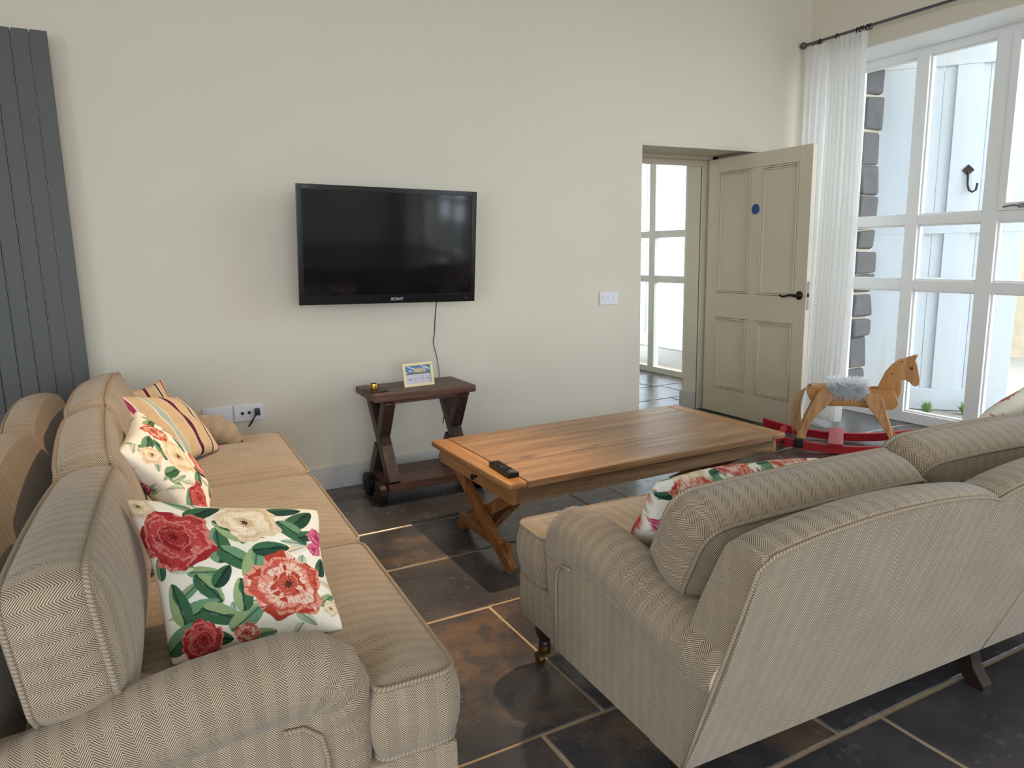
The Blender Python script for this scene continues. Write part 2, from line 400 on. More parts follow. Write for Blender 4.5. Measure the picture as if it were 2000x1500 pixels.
# ---- floor: grout bed with every slate laid on it
fl = struct(MB().box(XL-0.3, 5.35, YB-0.3, 7.6, -0.12, -0.0035).build('floor', 'grout'), 'dark slate flagstone floor with sandy joints')
rows = [-7.0, -6.1, -5.3, -4.6, -4.0, -3.40, -2.80, -2.26, -1.62, -1.10, -0.46, 0.08, 0.62, 1.14, 1.546, 2.276, 2.76, 3.20, 3.80, 4.32, 4.9, 5.4, 6.0, 6.55, 7.1, 7.6]
fixed = {13: [0.905, 1.60, 2.75, 3.6], 12: [0.95, 1.765, 2.9], 14: [0.30, 1.11, 2.15, 3.1, 3.9], 16: [0.5, 2.047, 2.29, 3.2, 4.1], 15: [0.45, 1.72, 2.6, 3.35, 4.25], 17: [0.2, 1.9, 2.75, 3.55, 4.4]}
G = 0.0065
def slate(x0, x1, y0, y1):
    n = 4; b = MB(); top = []
    jit = lambda: random.uniform(-0.003, 0.003)
    out = []
    for k in range(n): out.append((x0+G+(x1-x0-2*G)*k/n, y0+G+jit()))
    for k in range(n): out.append((x1-G+jit(), y0+G+(y1-y0-2*G)*k/n))
    for k in range(n): out.append((x1-G-(x1-x0-2*G)*k/n, y1-G+jit()))
    for k in range(n): out.append((x0+G+jit(), y1-G-(y1-y0-2*G)*k/n))
    cx, cy = (x0+x1)/2, (y0+y1)/2; h = random.uniform(-0.0008, 0.0008); m = len(out)
    lo = [(p[0], p[1], -0.02) for p in out]; mid = [(p[0], p[1], h-0.0025) for p in out]
    hi = [(p[0]+(0.003 if p[0] < cx else -0.003), p[1]+(0.003 if p[1] < cy else -0.003), h) for p in out]
    fs = [(i, (i+1) % m, m+(i+1) % m, m+i) for i in range(m)]+[(m+i, m+(i+1) % m, 2*m+(i+1) % m, 2*m+i) for i in range(m)]+[tuple(range(2*m, 3*m))]
    b.add(lo+mid+hi, fs); return b.build('slate_tile', 'slate', fl, recalc=False)
for i in range(len(rows)-1):
    y0, y1 = rows[i], rows[i+1]
    xa, xb = (XL, XF+0.07) if y0 < 4.2 else (2.9, 4.98)
    if i in fixed:
        inner = [x for x in fixed[i]]; x = inner[0]
        while x > XL+0.5: x -= random.uniform(0.6, 0.9); inner.insert(0, x)
        xs = [xa]+[x for x in inner if x > xa+0.15]+[xb]
        if xs[-1]-xs[-2] > 1.0: xs.insert(-1, (xs[-1]+xs[-2])/2)
    else:
        xs = [xa]; 
        while xs[-1] < xb-1.0: xs.append(xs[-1]+random.uniform(0.55, 0.95))
        xs.append(xb)
    for a, c2 in zip(xs[:-1], xs[1:]): slate(a, c2, y0, y1)

# ---- main window: posts, rails, sashes and panes
win = struct(empty('window_1', (XF, 1.7, 0)), 'tall white timber window filling the right wall')
def wbar(nm, y0, y1, z0, z1, x0=0.0, x1=0.075, mat='window_paint', par=None, bev=0.004):
    return one(nm, mat, x0, x1, y0-1.7, y1-1.7, z0, z1, parent=par or win, bevel=bev)
muls = [(3.80, 3.86), (3.273, 3.364), (2.736, 2.838), (2.20, 2.30), (1.664, 1.764), (1.128, 1.228), (0.592, 0.692), (0.056, 0.156), (-0.45, -0.36)]
for a, c2 in muls: wbar('mullion', a, c2, 0.0, 2.617)
wbar('head_rail', WY0, WY1, 2.562, 2.618, 0.003, 0.07); wbar('bottom_rail', WY0, WY1, 0.0, 0.078, 0.003, 0.07)
RZ = [(0.078, 0.968), (1.040, 1.428), (1.494, 2.562)]
for i in range(len(muls)-1):
    ya, yb = muls[i+1][1], muls[i][0]
    wbar('transom', ya, yb, 0.968, 1.040, 0.003, 0.07); wbar('transom', ya, yb, 1.428, 1.494, 0.003, 0.07)
    for j, (z0, z1) in enumerate(RZ):
        sash = (i == 2 and j == 2)
        s = 0.012 if not sash else 0.05
        x0, x1 = (0.022, 0.055) if not sash else (-0.012, 0.04)
        f = MB(); y0, y1 = ya-1.7, yb-1.7
        f.box(x0, x1, y0, y0+s, z0, z1); f.box(x0, x1, y1-s, y1, z0, z1); f.box(x0, x1, y0+s, y1-s, z0, z0+s); f.box(x0, x1, y0+s, y1-s, z1-s, z1)
        fo = f.build('casement' if sash else 'glazing_bead', 'window_paint', win, bevel=0.003)
        MB().box(0.034, 0.040, y0+s*0.6, y1-s*0.6, z0+s*0.6, z1-s*0.6).build('pane', 'glass', win)
        if sash:
            h = MB(); h.box(-0.022, -0.012, y1-0.16, y1-0.13, z0+0.012, z0+0.04); h.tube([(-0.028, y1-0.145, z0+0.026), (-0.04, y1-0.11, z0+0.03), (-0.038, y1-0.05, z0+0.022)], 0.006, 8)
            h.build('window_catch', 'chrome', fo, smooth=True)
rv = MB(); rv.box(XR-0.001, XF, WY0, WY1, WZ-0.004, WZ+0.002); rv.box(XR-0.001, XF, WY1-0.004, WY1+0.002, 0, WZ); rv.box(XR-0.001, XF, WY0-0.002, WY0+0.004, 0, WZ)
rv.build('reveal_lining', 'window_paint', wall_r)
# lime-washed stones of the outer reveal
zz = -0.03
while zz < 2.6:
    h = random.uniform(0.11, 0.3)
    sb = MB().box(5.14, 5.36+random.uniform(-0.02, 0.01), WY1-0.035-random.uniform(0, 0.03), WY1+0.01, zz+0.006, min(zz+h, 2.62)-0.006)
    sb.v = [(x+random.uniform(-0.012, 0.012), y+(random.uniform(-0.02, 0.012) if y < WY1-0.01 else 0), z+random.uniform(-0.012, 0.012)) for x, y, z in sb.v]
    sb.build('stone', 'stone_wall', wall_r, bevel=0.02, bseg=3)
    zz += h
MB().box(5.13, 5.351, WY1-0.02, WY1+0.002, 0, 2.62).build('mortar', 'pale_stone', wall_r)

# ---- hall window
w2 = struct(empty('window_2', (4.97, 5.9, 0)), 'white hall window seen through the doorway')
for a, c2 in [(6.90, 7.0), (6.60, 6.69), (6.05, 6.145), (5.50, 5.60), (4.95, 5.05), (4.85, 4.87)]: one('mullion', 'window_paint', 0, 0.07, a-5.9, c2-5.9, 0, 2.35, parent=w2, bevel=0.004)
one('bottom_rail', 'window_paint', 0.003, 0.067, -1.05, 1.1, 0, 0.06, parent=w2, bevel=0.004)
one('head_rail', 'window_paint', 0.003, 0.067, -1.05, 1.1, 2.28, 2.35, parent=w2, bevel=0.004)
for z in (0.985, 1.44):
    one('transom', 'window_paint', 0.003, 0.067, -1.05, 1.1, z-0.035, z+0.035, parent=w2, bevel=0.004)
for a, c2 in [(6.69, 6.90), (6.145, 6.60), (5.60, 6.05), (5.05, 5.50)]:
    for z0, z1 in ((0.06, 0.95), (1.02, 1.405), (1.475, 2.28)):
        MB().box(0.03, 0.036, a-5.9, c2-5.9, z0, z1).build('pane', 'glass', w2)

# ---- glazed garden doors behind the camera (unseen; they light the room and stay out of the screen)
w3 = struct(empty('window_3', (0, YB-0.15, 0)), 'glazed garden doors behind the viewpoint')
xs = [GX0+(GX1-GX0)*k/5 for k in range(6)]
for x in xs: one('mullion', 'window_paint', x-0.045, x+0.045, -0.04, 0.04, 0, GZ, parent=w3)
for z in (0.05, 2.0, GZ-0.04): one('rail', 'window_paint', GX0, GX1, -0.035, 0.035, z-0.04, z+0.04, parent=w3)
for a, c2 in zip(xs[:-1], xs[1:]):
    for z0, z1 in ((0.09, 1.96), (2.04, GZ-0.08)): MB().box(a+0.045, c2-0.045, -0.003, 0.003, z0, z1).build('pane', 'glass', w3)

w4 = struct(empty('window_4', (XF, -5.1, 0)), 'second tall window further down the right wall')
for y in (-1.5, -0.75, 0.0, 0.75, 1.5): one('mullion', 'window_paint', 0, 0.07, y-0.045, y+0.045, 0, 2.62, parent=w4)
for z in (0.04, 1.0, 1.46, 2.58): one('rail', 'window_paint', 0.003, 0.067, -1.5, 1.5, z-0.038, z+0.038, parent=w4)
for y in (-1.5, -0.75, 0.0, 0.75): MB().box(0.03, 0.036, y+0.045, y+0.705, 0.07, 2.55).build('pane', 'glass', w4)

# ---- door frame and door leaf
df_ = struct(empty('trim_1', (3.7, 4.4, 0)), 'painted door frame set deep in the wall')
fx = lambda nm, x0, x1, y0, y1, z0, z1: one(nm, 'door_paint', x0-3.7, x1-3.7, y0-4.4, y1-4.4, z0, z1, parent=df_, bevel=0.003)
fx('jamb', 4.155, 4.215, 4.385, 4.45, 0, 1.985); fx('jamb', 3.149, 3.19, 4.385, 4.45, 0, 1.985)
fx('frame_head', 3.149, 4.215, 4.385, 4.45, 1.958, 2.02); fx('door_stop', 3.19, 4.155, 4.425, 4.45, 1.915, 1.958); fx('door_stop', 4.10, 4.155, 4.425, 4.45, 0, 1.915)
fx('lintel_bead', 3.149, 4.215, YW-0.004, YW+0.02, DZ-0.012, DZ+0.012)
DW, DH, DT = 0.965, 1.947, 0.04
door = struct(empty('door_1', (4.165, 4.385, 0.008), -PI/2+math.radians(-0.5)), 'grey-beige four-panel door standing open')
# leaf local: x 0..DW from hinge, face seen from the room at y = -DT (towards -x in the world)
ST = 0.105; MX = DW/2; MS = 0.048; zr = [(0, 0.20), (0.755, 0.945), (1.845, DH)]
def dbox(nm, x0, x1, z0, z1, y0=-DT, y1=0.0, mat='door_paint', bev=0.002): return one(nm, mat, x0, x1, y0, y1, z0, z1, parent=door, bevel=bev)
dbox('stile', 0, ST, 0, DH); dbox('stile', DW-ST, DW, 0, DH)
for z0, z1 in zr: dbox('rail', ST, DW-ST, z0, z1)
for z0, z1 in ((0.20, 0.755), (0.945, 1.845)): dbox('muntin', MX-MS, MX+MS, z0, z1)
for x0, x1 in ((ST, MX-MS), (MX+MS, DW-ST)):
    for z0, z1 in ((0.20, 0.755), (0.945, 1.845)):
        dbox('panel', x0, x1, z0, z1, -DT+0.016, -0.012, bev=0)
        f = MB(); s = 0.016
        for off, s_, yy in ((0.004, 0.009, -DT-0.005), (0.016, 0.010, -DT+0.003)):
            a0, a1, c0, c1 = x0+off, x1-off, z0+off, z1-off
            f.box(a0, a0+s_, yy, -DT+0.017, c0, c1); f.box(a1-s_, a1, yy, -DT+0.017, c0, c1); f.box(a0+s_, a1-s_, yy, -DT+0.017, c0, c0+s_); f.box(a0+s_, a1-s_, yy, -DT+0.017, c1-s_, c1)
        f.build('moulding', 'door_paint', door, bevel=0.002)
dsc = MB().lathe([(0.001, 0), (0.037, 0), (0.037, 0.002), (0.001, 0.002)], 28, Matrix.Translation((MX+0.004, -DT, 1.555)) @ Matrix.Rotation(PI/2, 4, 'X')).build('fire_door_disc', 'blue_disc', door)
rim = MB().lathe([(0.0375, 0), (0.043, 0), (0.043, 0.0012), (0.0375, 0.0012)], 28, Matrix.Translation((MX+0.004, -DT, 1.555)) @ Matrix.Rotation(PI/2, 4, 'X')).build('disc_rim', 'paper', dsc)
hd = MB(); TT = Matrix.Translation((DW-0.055, -DT, 0.955)) @ Matrix.Rotation(PI/2, 4, 'X')
hd.lathe([(0.001, 0), (0.030, 0), (0.030, 0.004), (0.020, 0.010), (0.011, 0.016), (0.011, 0.05), (0.001, 0.052)], 20, TT)
p0 = Vector((DW-0.055, -DT-0.048, 0.955))
hd.tube([p0, p0+Vector((-0.03, 0, 0.003)), p0+Vector((-0.06, 0, 0.0)), p0+Vector((-0.09, 0, -0.009)), p0+Vector((-0.115, 0, -0.007)), p0+Vector((-0.128, 0, 0.002))], [0.010, 0.009, 0.008, 0.007, 0.008, 0.006], 10)
hd.build('lever_handle', 'iron', door, smooth=True)
dbox('latch_plate', DW-0.001, DW+0.002, 0.86, 1.05, -DT+0.008, -0.01, 'chrome', 0); dbox('latch_tongue', DW, DW+0.008, 0.945, 0.97, -DT+0.014, -0.016, 'iron', 0)

# ---- outside: ground, barn doors, wall, tree
struct(MB().box(5.36, 14, -6, 12, -0.2, -0.04).build('ground_outside', 'gravel'), 'pale gravel yard outside the window')
struct(MB().box(-8, 8, -22, YB-0.31, -0.2, -0.04).build('ground_garden', 'lawn'))
struct(MB().box(5.35, 5.85, -7, 4.6, 3.12, 3.22).box(5.35, 6.4, 4.6, 9.6, 3.12, 3.22).build('shade_eave', 'stone_wall'), 'unseen eave added to shade the yard and barn doors')  # added out of view to cut sky light on the barn doors
def barn_door(loc, rz, W_, H_, label):
    r = empty('barn_door', loc, rz); tag(r, label, 'barn door', 'white barn doors outside')
    n = 7; pw = W_/n
    for k in range(n): one('plank', 'barn_paint', k*pw+0.002, (k+1)*pw-0.002, 0.0, 0.022, 0.0, H_, parent=r, bevel=0.003)
    for x0, x1 in ((0, 0.40), (0.54, 0.71), (0.86, 1.07)): one('stile', 'barn_paint', x0*W_/1.07, min(W_, x1*W_/1.07), -0.024, -0.001, 0.17, H_-0.16, parent=r, bevel=0.004)
    for z0, z1 in ((0.0, 0.17), (0.98, 1.06), (1.40, 1.56), (H_-0.16, H_)): one('rail', 'barn_paint', 0, W_, -0.027, -0.001, z0, z1, parent=r, bevel=0.004)
    return r
bd = barn_door((5.385, 3.905, -0.03), math.atan2(-0.73, 0.69), 1.07, 2.80, 'white planked barn door standing open outside the tall window')
hk = MB(); HX = 0.035; hk.box(0.60+HX, 0.66+HX, -0.032, -0.027, 1.84, 1.90, T=Matrix.Translation((0.63+HX, 0, 1.87)) @ Matrix.Rotation(PI/4, 4, 'Y') @ Matrix.Translation((-0.63-HX, 0, -1.87)))
hk.tube([(0.63+HX, -0.035, 1.86), (0.632+HX, -0.04, 1.76), (0.642+HX, -0.05, 1.72), (0.662+HX, -0.06, 1.705), (0.684+HX, -0.065, 1.72), (0.69+HX, -0.066, 1.77)], 0.008, 8)
hk.build('iron_hook', 'iron', bd, smooth=True)
lt = MB(); lt.box(0.55, 0.70, -0.045, -0.027, 1.02, 1.04); lt.build('bolt', 'iron', bd)
barn_door((6.5, 9.2, -0.03), -PI/2, 3.0, 3.0, 'white planked barn door outside the hall window')
gw = MB().box(9.2, 9.5, -4, 12, -0.04, 1.7).build('garden_wall', 'pale_stone'); tag(gw, 'pale stone garden wall beyond the yard', 'wall', kind=None)
def leaf_cloud(n, cx, cy, cz, rx, ry, rz, size):
    b = MB()
    for _ in range(n):
        d = Vector((random.gauss(0, 1), random.gauss(0, 1), random.gauss(0, 1))).normalized()*random.random()**0.4
        p = Vector((cx+d.x*rx, cy+d.y*ry, cz+d.z*rz)); a = Vector((random.gauss(0, 1), random.gauss(0, 1), random.gauss(0, 1))).normalized(); c_ = a.orthogonal().normalized()
        s = size*random.uniform(0.6, 1.3)
        b.add([p-a*s, p+c_*s*0.5, p+a*s, p-c_*s*0.5], [(0, 1, 2, 3)])
    return b
tr_ = empty('tree', (8.4, 5.2, -0.04)); tag(tr_, 'leafy green tree showing above the white barn door', 'tree')
MB().tube([(0, 0, 0), (0.05, 0, 1.2), (0, 0.05, 2.4), (0.1, 0, 3.4)], [0.13, 0.11, 0.09, 0.05], 10).build('trunk', 'apron_wood', tr_, smooth=True)
cr = leaf_cloud(5000, 0, 0, 3.9, 1.7, 1.7, 1.3, 0.09).build('crown', 'leaf_green', tr_, recalc=False); cr['kind'] = 'stuff'
for k, (x, y, lab) in enumerate([(5.62, 3.45, 'small green weed growing left of another below the barn door'), (5.80, 3.26, 'small green weed growing in the middle below the barn door'), (5.86, 2.98, 'spiky green weed growing beside the barn door foot')]):
    b = MB()
    for _ in range(34):
        a = random.uniform(0, 2*PI); r = random.uniform(0.02, 0.07); h = random.uniform(0.03, 0.12); c_, s_ = math.cos(a), math.sin(a); wd = 0.009
        b.add([(0, 0, 0), (r*0.5*c_-wd*s_, r*0.5*s_+wd*c_, h*0.7), (r*c_, r*s_, h), (r*0.5*c_+wd*s_, r*0.5*s_-wd*c_, h*0.7)], [(0, 1, 2, 3)])
    o = b.build('weed', 'leaf_green', recalc=False); o.location = (x, y, -0.045); tag(o, lab, 'weed', 'weeds outside the window')

# ================================================================== SOFAS
def rounded_poly(pts, rads, seg=5):
    out = []; n = len(pts)
    for i in range(n):
        p0, p, p1 = Vector(pts[i-1]), Vector(pts[i]), Vector(pts[(i+1) % n]); r = rads[i] if isinstance(rads, (list, tuple)) else rads
        a = (p0-p).normalized(); c_ = (p1-p).normalized(); A = p+a*r; B = p+c_*r
        for k in range(seg+1):
            s = k/seg; q = A*(1-s)**2 + p*2*s*(1-s) + B*s**2; out.append((q.x, q.y))
        L = ((Vector(pts[(i+1) % n])-p).length)
        m = int(L/0.06)
        nxt = Vector(pts[(i+1) % n]); rn = rads[(i+1) % n] if isinstance(rads, (list, tuple)) else rads
        q0 = B; q1 = nxt + (p-nxt).normalized()*rn
        for k in range(1, m): out.append(tuple((q0+(q1-q0)*k/m)))
    return out
def dist_poly(p, poly):
    P = np.array(p); A = np.array(poly); B = np.roll(A, -1, axis=0); d = B-A
    t_ = np.clip(((P-A)*d).sum(1)/np.maximum((d*d).sum(1), 1e-12), 0, 1); q = A+d*t_[:, None]
    return np.sqrt(((q-P)**2).sum(1).min())
def boxed_cushion(outline, centre, th, crown, place, name, parent, reach=0.14, bulge=0.018, wr=0.0, seed=0, pipe=True, uvswap=False):
    """outline in a 2D plane, thickness along the third axis; place((a, b, t)) -> local 3D"""
    n = len(outline); rnd = random.Random(seed); ph = [rnd.uniform(0, 6.28) for _ in range(6)]
    cx, cy = centre; S = [1.0, 0.985, 0.95, 0.89, 0.8, 0.68, 0.54, 0.38, 0.2]
    verts = []; uvs = []
    def wrinkle(a, c_): return wr*(math.sin(a*31+ph[0]+3*math.sin(c_*9+ph[1]))*0.5+math.sin(c_*23+ph[2]+2*math.sin(a*14+ph[3]))*0.5)
    def ring(s, sign):
        r = []
        for (a, c_) in outline:
            x, y = cx+(a-cx)*s, cy+(c_-cy)*s; d = dist_poly((x, y), outline) if s < 1 else 0
            f = min(1, d/reach); h = th/2+crown*(1-(1-f)**2.2)+wrinkle(x, y)*f
            r.append((x, y, sign*h))
        return r
    band = []
    for k in range(7):
        tt = -1+2*k/6; bl = bulge*(1-tt*tt); rg = []
        for i, (a, c_) in enumerate(outline):
            e = Vector(outline[(i+1) % n])-Vector(outline[i-1]); nr = Vector((e.y, -e.x)).normalized()
            rg.append((a+nr.x*bl, c_+nr.y*bl, tt*th/2))
        band.append(rg)
    area = sum(outline[i-1][0]*outline[i][1]-outline[i][0]*outline[i-1][1] for i in range(n))
    if area < 0: raise ValueError('outline must be counter-clockwise')
    mb = MB(); rings = [ring(s, -1) for s in reversed(S[1:])]+band+[ring(s, 1) for s in S[1:]]
    vs = [p for r in rings for p in r]; fs = []; uv = []
    arc = [0]
    for i in range(n): arc.append(arc[-1]+(Vector(outline[(i+1) % n])-Vector(outline[i])).length)
    nb0 = len(S)-1; nb1 = nb0+6
    for i in range(len(rings)-1):
        for k in range(n):
            k2 = (k+1) % n; ids = (i*n+k, i*n+k2, (i+1)*n+k2, (i+1)*n+k); fs.append(ids)
            if nb0 <= i < nb1:
                z0, z1 = rings[i][k][2], rings[i+1][k][2]; u4 = [(arc[k], z0), (arc[k+1], z0), (arc[k+1], z1), (arc[k], z1)]
            else: u4 = [vs[j][:2] for j in ids]
            uv.append([(q[1], q[0]) for q in u4] if uvswap else u4)
    m = len(rings)
    vs.append((cx, cy, -(th/2+crown))); vs.append((cx, cy, th/2+crown)); c0, c1 = len(vs)-2, len(vs)-1
    for k in range(n):
        k2 = (k+1) % n
        for ids in ((c0, k2, k), (c1, (m-1)*n+k, (m-1)*n+k2)):
            fs.append(ids); uv.append([(vs[j][1], vs[j][0]) if uvswap else vs[j][:2] for j in ids])
    mb.add([place(p) for p in vs], fs, uv); o = mb.build(name, 'herringbone', parent, smooth=True, ang=180)
    if pipe:
        for sg in (1, -1):
            pm = MB().tube([place((a*1.0, c_, sg*th/2)) for a, c_ in outline], 0.0055, 6, closed=True)
            pm.build('piping', 'piping_cord', o, smooth=True, ang=180)
    return o

def make_sofa(label, L, loc, rz, seed, backs, LEAN=0.36, splits=None):
    root = tag(empty('sofa', loc, rz), label, 'sofa', 'herringbone roll-arm sofas')
    ZB = 0.165; AW = 0.125
    # base, full width in front of the arms
    for nm, dims in (('base', (AW-0.01, L-AW+0.01, 0.0, 0.62, ZB, 0.318)), ('base_front', (0.012, L-0.012, 0.60, 0.815, ZB, 0.318))):
        o = one(nm, 'herringbone', *dims, parent=root, bevel=0.022); box_uv(o)
    # arms
    for sgn in (0, 1):
        X = (lambda x: x) if sgn == 0 else (lambda x: L-x)
        prof = [(0.0, ZB), (0.585, ZB), (0.595, 0.30), (0.585, 0.48), (0.34, 0.50), (0.15, 0.46), (-LEAN*(0.44-ZB), 0.44)]
        arm = MB().prism(prof, lambda p, k: (X(0.004 if k == 0 else 0.118), p[0], p[1])).build('arm', 'herringbone', root, bevel=0.012)
        box_uv(arm, 'y')
        key = [(-0.072, 0.452, 0.076), (0.0, 0.452, 0.080), (0.08, 0.458, 0.080), (0.16, 0.474, 0.080), (0.25, 0.498, 0.080), (0.34, 0.513, 0.081), (0.43, 0.522, 0.081), (0.49, 0.525, 0.080), (0.535, 0.519, 0.078), (0.566, 0.497, 0.072), (0.582, 0.465, 0.064), (0.588, 0.42, 0.058), (0.588, 0.34, 0.054), (0.588, 0.25, 0.052), (0.586, ZB+0.002, 0.050)]
        roll = MB().tube([(X(0.060), v_, z) for v_, z, r in key], [r for *_, r in key], 24).build('arm_roll', 'herringbone', arm, smooth=True, ang=60)
        for vtx in roll.data.vertices[:24]: vtx.co.y = -LEAN*(vtx.co.z-ZB)-0.001      # rear end follows the slope of the back
        pp = [(0.545, ZB+0.01), (0.545, 0.38), (0.535, 0.425), (0.505, 0.450), (0.47, 0.452)]
        MB().tube([(X(-0.001), v_, z) for v_, z in pp], 0.005, 6).build('piping', 'piping_cord', arm, smooth=True, ang=180)
    # back with three arches
    def ztop(u):
        f = (u/L*3) % 1.0 if u < L-1e-6 else 1.0
        return 0.745+0.044*max(0.0, 1-(2*f-1)**2)**0.75
    N = 72; rings = []
    for i in range(N+1):
        u = 0.008+(L-0.016)*i/N; zt = ztop(L*i/N); vr = -LEAN*(zt-ZB)
        def pt(z, v_): return (u, v_, z)
        rg = [pt(ZB, 0.0)]
        for k in range(1, 8): z = ZB+(zt-0.02-ZB)*k/8; rg.append(pt(z, -LEAN*(z-ZB)-0.012*math.sin(PI*k/8)))
        rg += [pt(zt-0.016, vr+0.004), pt(zt-0.004, vr+0.010), pt(zt+0.004, vr+0.035), pt(zt+0.004, vr+0.07), pt(zt-0.006, vr+0.098), pt(zt-0.03, vr+0.112)]
        rg += [pt(0.6, -LEAN*(0.6-ZB)+0.115), pt(0.42, -LEAN*(0.42-ZB)+0.12), pt(ZB, 0.12)]
        rings.append(rg)
    m = len(rings[0]); vs = [p for r in rings for p in r]; fs = []; uv = []
    acc = [0]
    for k in range(1, m): acc.append(acc[-1]+math.dist(rings[0][k-1][1:], rings[0][k][1:]))
    for i in range(N):
        for k in range(m):
            k2 = (k+1) % m; ids = (i*m+k, i*m+k2, (i+1)*m+k2, (i+1)*m+k); fs.append(ids)
            a1 = acc[k2] if k2 else acc[-1]+0.12
            uv.append([(vs[ids[0]][0], acc[k]), (vs[ids[0]][0], a1), (vs[ids[2]][0], a1), (vs[ids[2]][0], acc[k])])
    for rg, base_ in ((rings[0], 0), (rings[-1], N*m)):
        fs.append(tuple(base_+k for k in range(m))); uv.append([(p[1], p[2]) for p in rg])
    back = MB().add(vs, fs, uv).build('back', 'herringbone', root, smooth=True, ang=35)
    pb = [(-0.002, -LEAN*(z-ZB)-0.004, z) for z in (ZB, 0.3, 0.45, 0.6, 0.72)]
    pts = pb+[(0.001+(L-0.002)*i/N, -LEAN*(ztop(L*i/N)-0.014-ZB)-0.002, ztop(L*i/N)-0.012) for i in range(1, N)]+[(L+0.002, p[1], p[2]) for p in reversed(pb)]
    MB().tube(pts, 0.0045, 6).build('piping', 'piping_cord', back, smooth=True, ang=180)
    sm = [(L/2, -LEAN*(z-ZB)-0.012*math.sin(PI*min(1, (z-ZB)/0.58))-0.0005, z) for z in (ZB+0.005, 0.3, 0.4, 0.5, 0.6, 0.7)]
    MB().tube(sm, 0.0022, 6).build('seam', 'piping_cord', back, smooth=True, ang=180)
    # seat cushions, the outer two wrap in front of the arms
    cw = L/3; v0, v1, va = 0.06, 0.815, 0.645
    for i in range(3):
        a, c_ = i*cw+0.003, (i+1)*cw-0.003
        if i == 0: pts = [(AW+0.018, v0), (c_, v0), (c_, v1), (0.012, v1), (0.012, va), (AW+0.018, va)]; rd = [0.03, 0.025, 0.045, 0.05, 0.025, 0.012]
        elif i == 2: pts = [(a, v0), (L-AW-0.018, v0), (L-AW-0.018, va), (L-0.012, va), (L-0.012, v1), (a, v1)]; rd = [0.025, 0.03, 0.012, 0.025, 0.05, 0.045]
        else: pts = [(a, v0), (c_, v0), (c_, v1), (a, v1)]; rd = [0.025, 0.025, 0.045, 0.045]
        out = rounded_poly(pts, rd)
        boxed_cushion(out, ((a+c_)/2, 0.73), 0.150, 0.022, lambda p: (p[0], p[1], 0.398+p[2]), 'seat_cushion', root, bulge=0.016, wr=0.0022, seed=seed+i)
    # back cushions leaning on the back
    bw = (L-0.10)/3; splits = splits or [0.05+k*bw for k in range(4)]
    for i in range(3):
        a, c_ = splits[i]+0.004, splits[i+1]-0.004; tilt_d, H, swell = backs[i]; tilt = math.radians(tilt_d); ct, st = math.cos(tilt), math.sin(tilt)
        lowl, lowr = (0.085 if i == 0 else 0.0), (0.085 if i == 2 else 0.0)
        pts = [(a+lowl*0.9, 0.0), (c_-lowr*0.9, 0.0), (c_, lowr+0.02), (c_, H), (a, H), (a, lowl+0.02)]
        out = rounded_poly(pts, [0.012, 0.012, 0.01, 0.06, 0.06, 0.01])
        rr = random.Random(seed*7+i); dv, dz, tw = rr.uniform(-0.008, 0.008), rr.uniform(-0.006, 0.006), rr.uniform(-0.02, 0.02)
        mid = (a+c_)/2
        def place(p, dv=dv, dz=dz, tw=tw, mid=mid, a=a, c_=c_, ct=ct, st=st, swell=swell, H=H):
            x, y, t_ = p; fx_ = (x-mid)/(c_-a)*2
            y2 = y + (swell*(1-fx_*fx_))*max(0, min(1, y/H))       # tops swell in the middle
            vv = 0.185 - y2*st - t_*ct + dv + tw*fx_; zz_ = 0.478 + y2*ct - t_*st + dz
            return (x, vv, zz_)
        boxed_cushion(out, (mid, H*0.5), 0.125, 0.035, place, 'back_cushion', root, bulge=0.014, wr=0.0035, seed=seed*3+i, reach=0.15)
    # legs
    for x in (0.075, L-0.075):
        T = Matrix.Translation((x, 0.755, 0))
        leg = MB().lathe([(0.016, 0.060), (0.020, 0.075), (0.017, 0.085), (0.026, 0.105), (0.031, 0.125), (0.028, 0.145), (0.034, 0.168)], 18, T).build('front_leg', 'leg_dark', root, smooth=True)
        MB().lathe([(0.017, 0.042), (0.021, 0.05), (0.019, 0.068), (0.015, 0.070)], 16, T).build('caster_cup', 'old_brass', leg, smooth=True)
        MB().lathe([(0.006, -0.012), (0.020, -0.010), (0.022, 0.0), (0.020, 0.010), (0.006, 0.012)], 18, Matrix.Translation((x-0.012, 0.765, 0.022)) @ Matrix.Rotation(PI/2, 4, 'Y')).build('caster_wheel', 'old_brass', leg, smooth=True)
    for x in (0.09, L/2+0.09, L-0.09):
        prof = [(0.11, ZB+0.01), (0.03, ZB+0.01), (0.035, 0.11), (0.022, 0.06), (-0.012, 0.015), (-0.012, 0.0), (0.035, 0.0), (0.07, 0.04), (0.10, 0.10)]
        MB().prism(prof, lambda p, k: (x+(-0.022 if k == 0 else 0.022), p[0]+0.03, p[1])).build('rear_leg', 'leg_dark', root, bevel=0.003)
    return root
make_sofa('beige herringbone roll-arm sofa seen from behind at the right, backing the viewer', 2.13, (0.985, 1.085, 0), math.radians(-2.2), 3, [(25, 0.285, 0.008), (23, 0.312, 0.010), (24, 0.305, 0.012)], splits=[0.05, 0.80, 1.46, 2.08])
make_sofa('beige herringbone roll-arm sofa along the left with striped cushions on it', 2.29, (-0.19, 3.55, 0), math.radians(-92.3), 11, [(14, 0.345, 0.02), (12, 0.335, 0.02), (7, 0.315, 0.015)], 0.26)

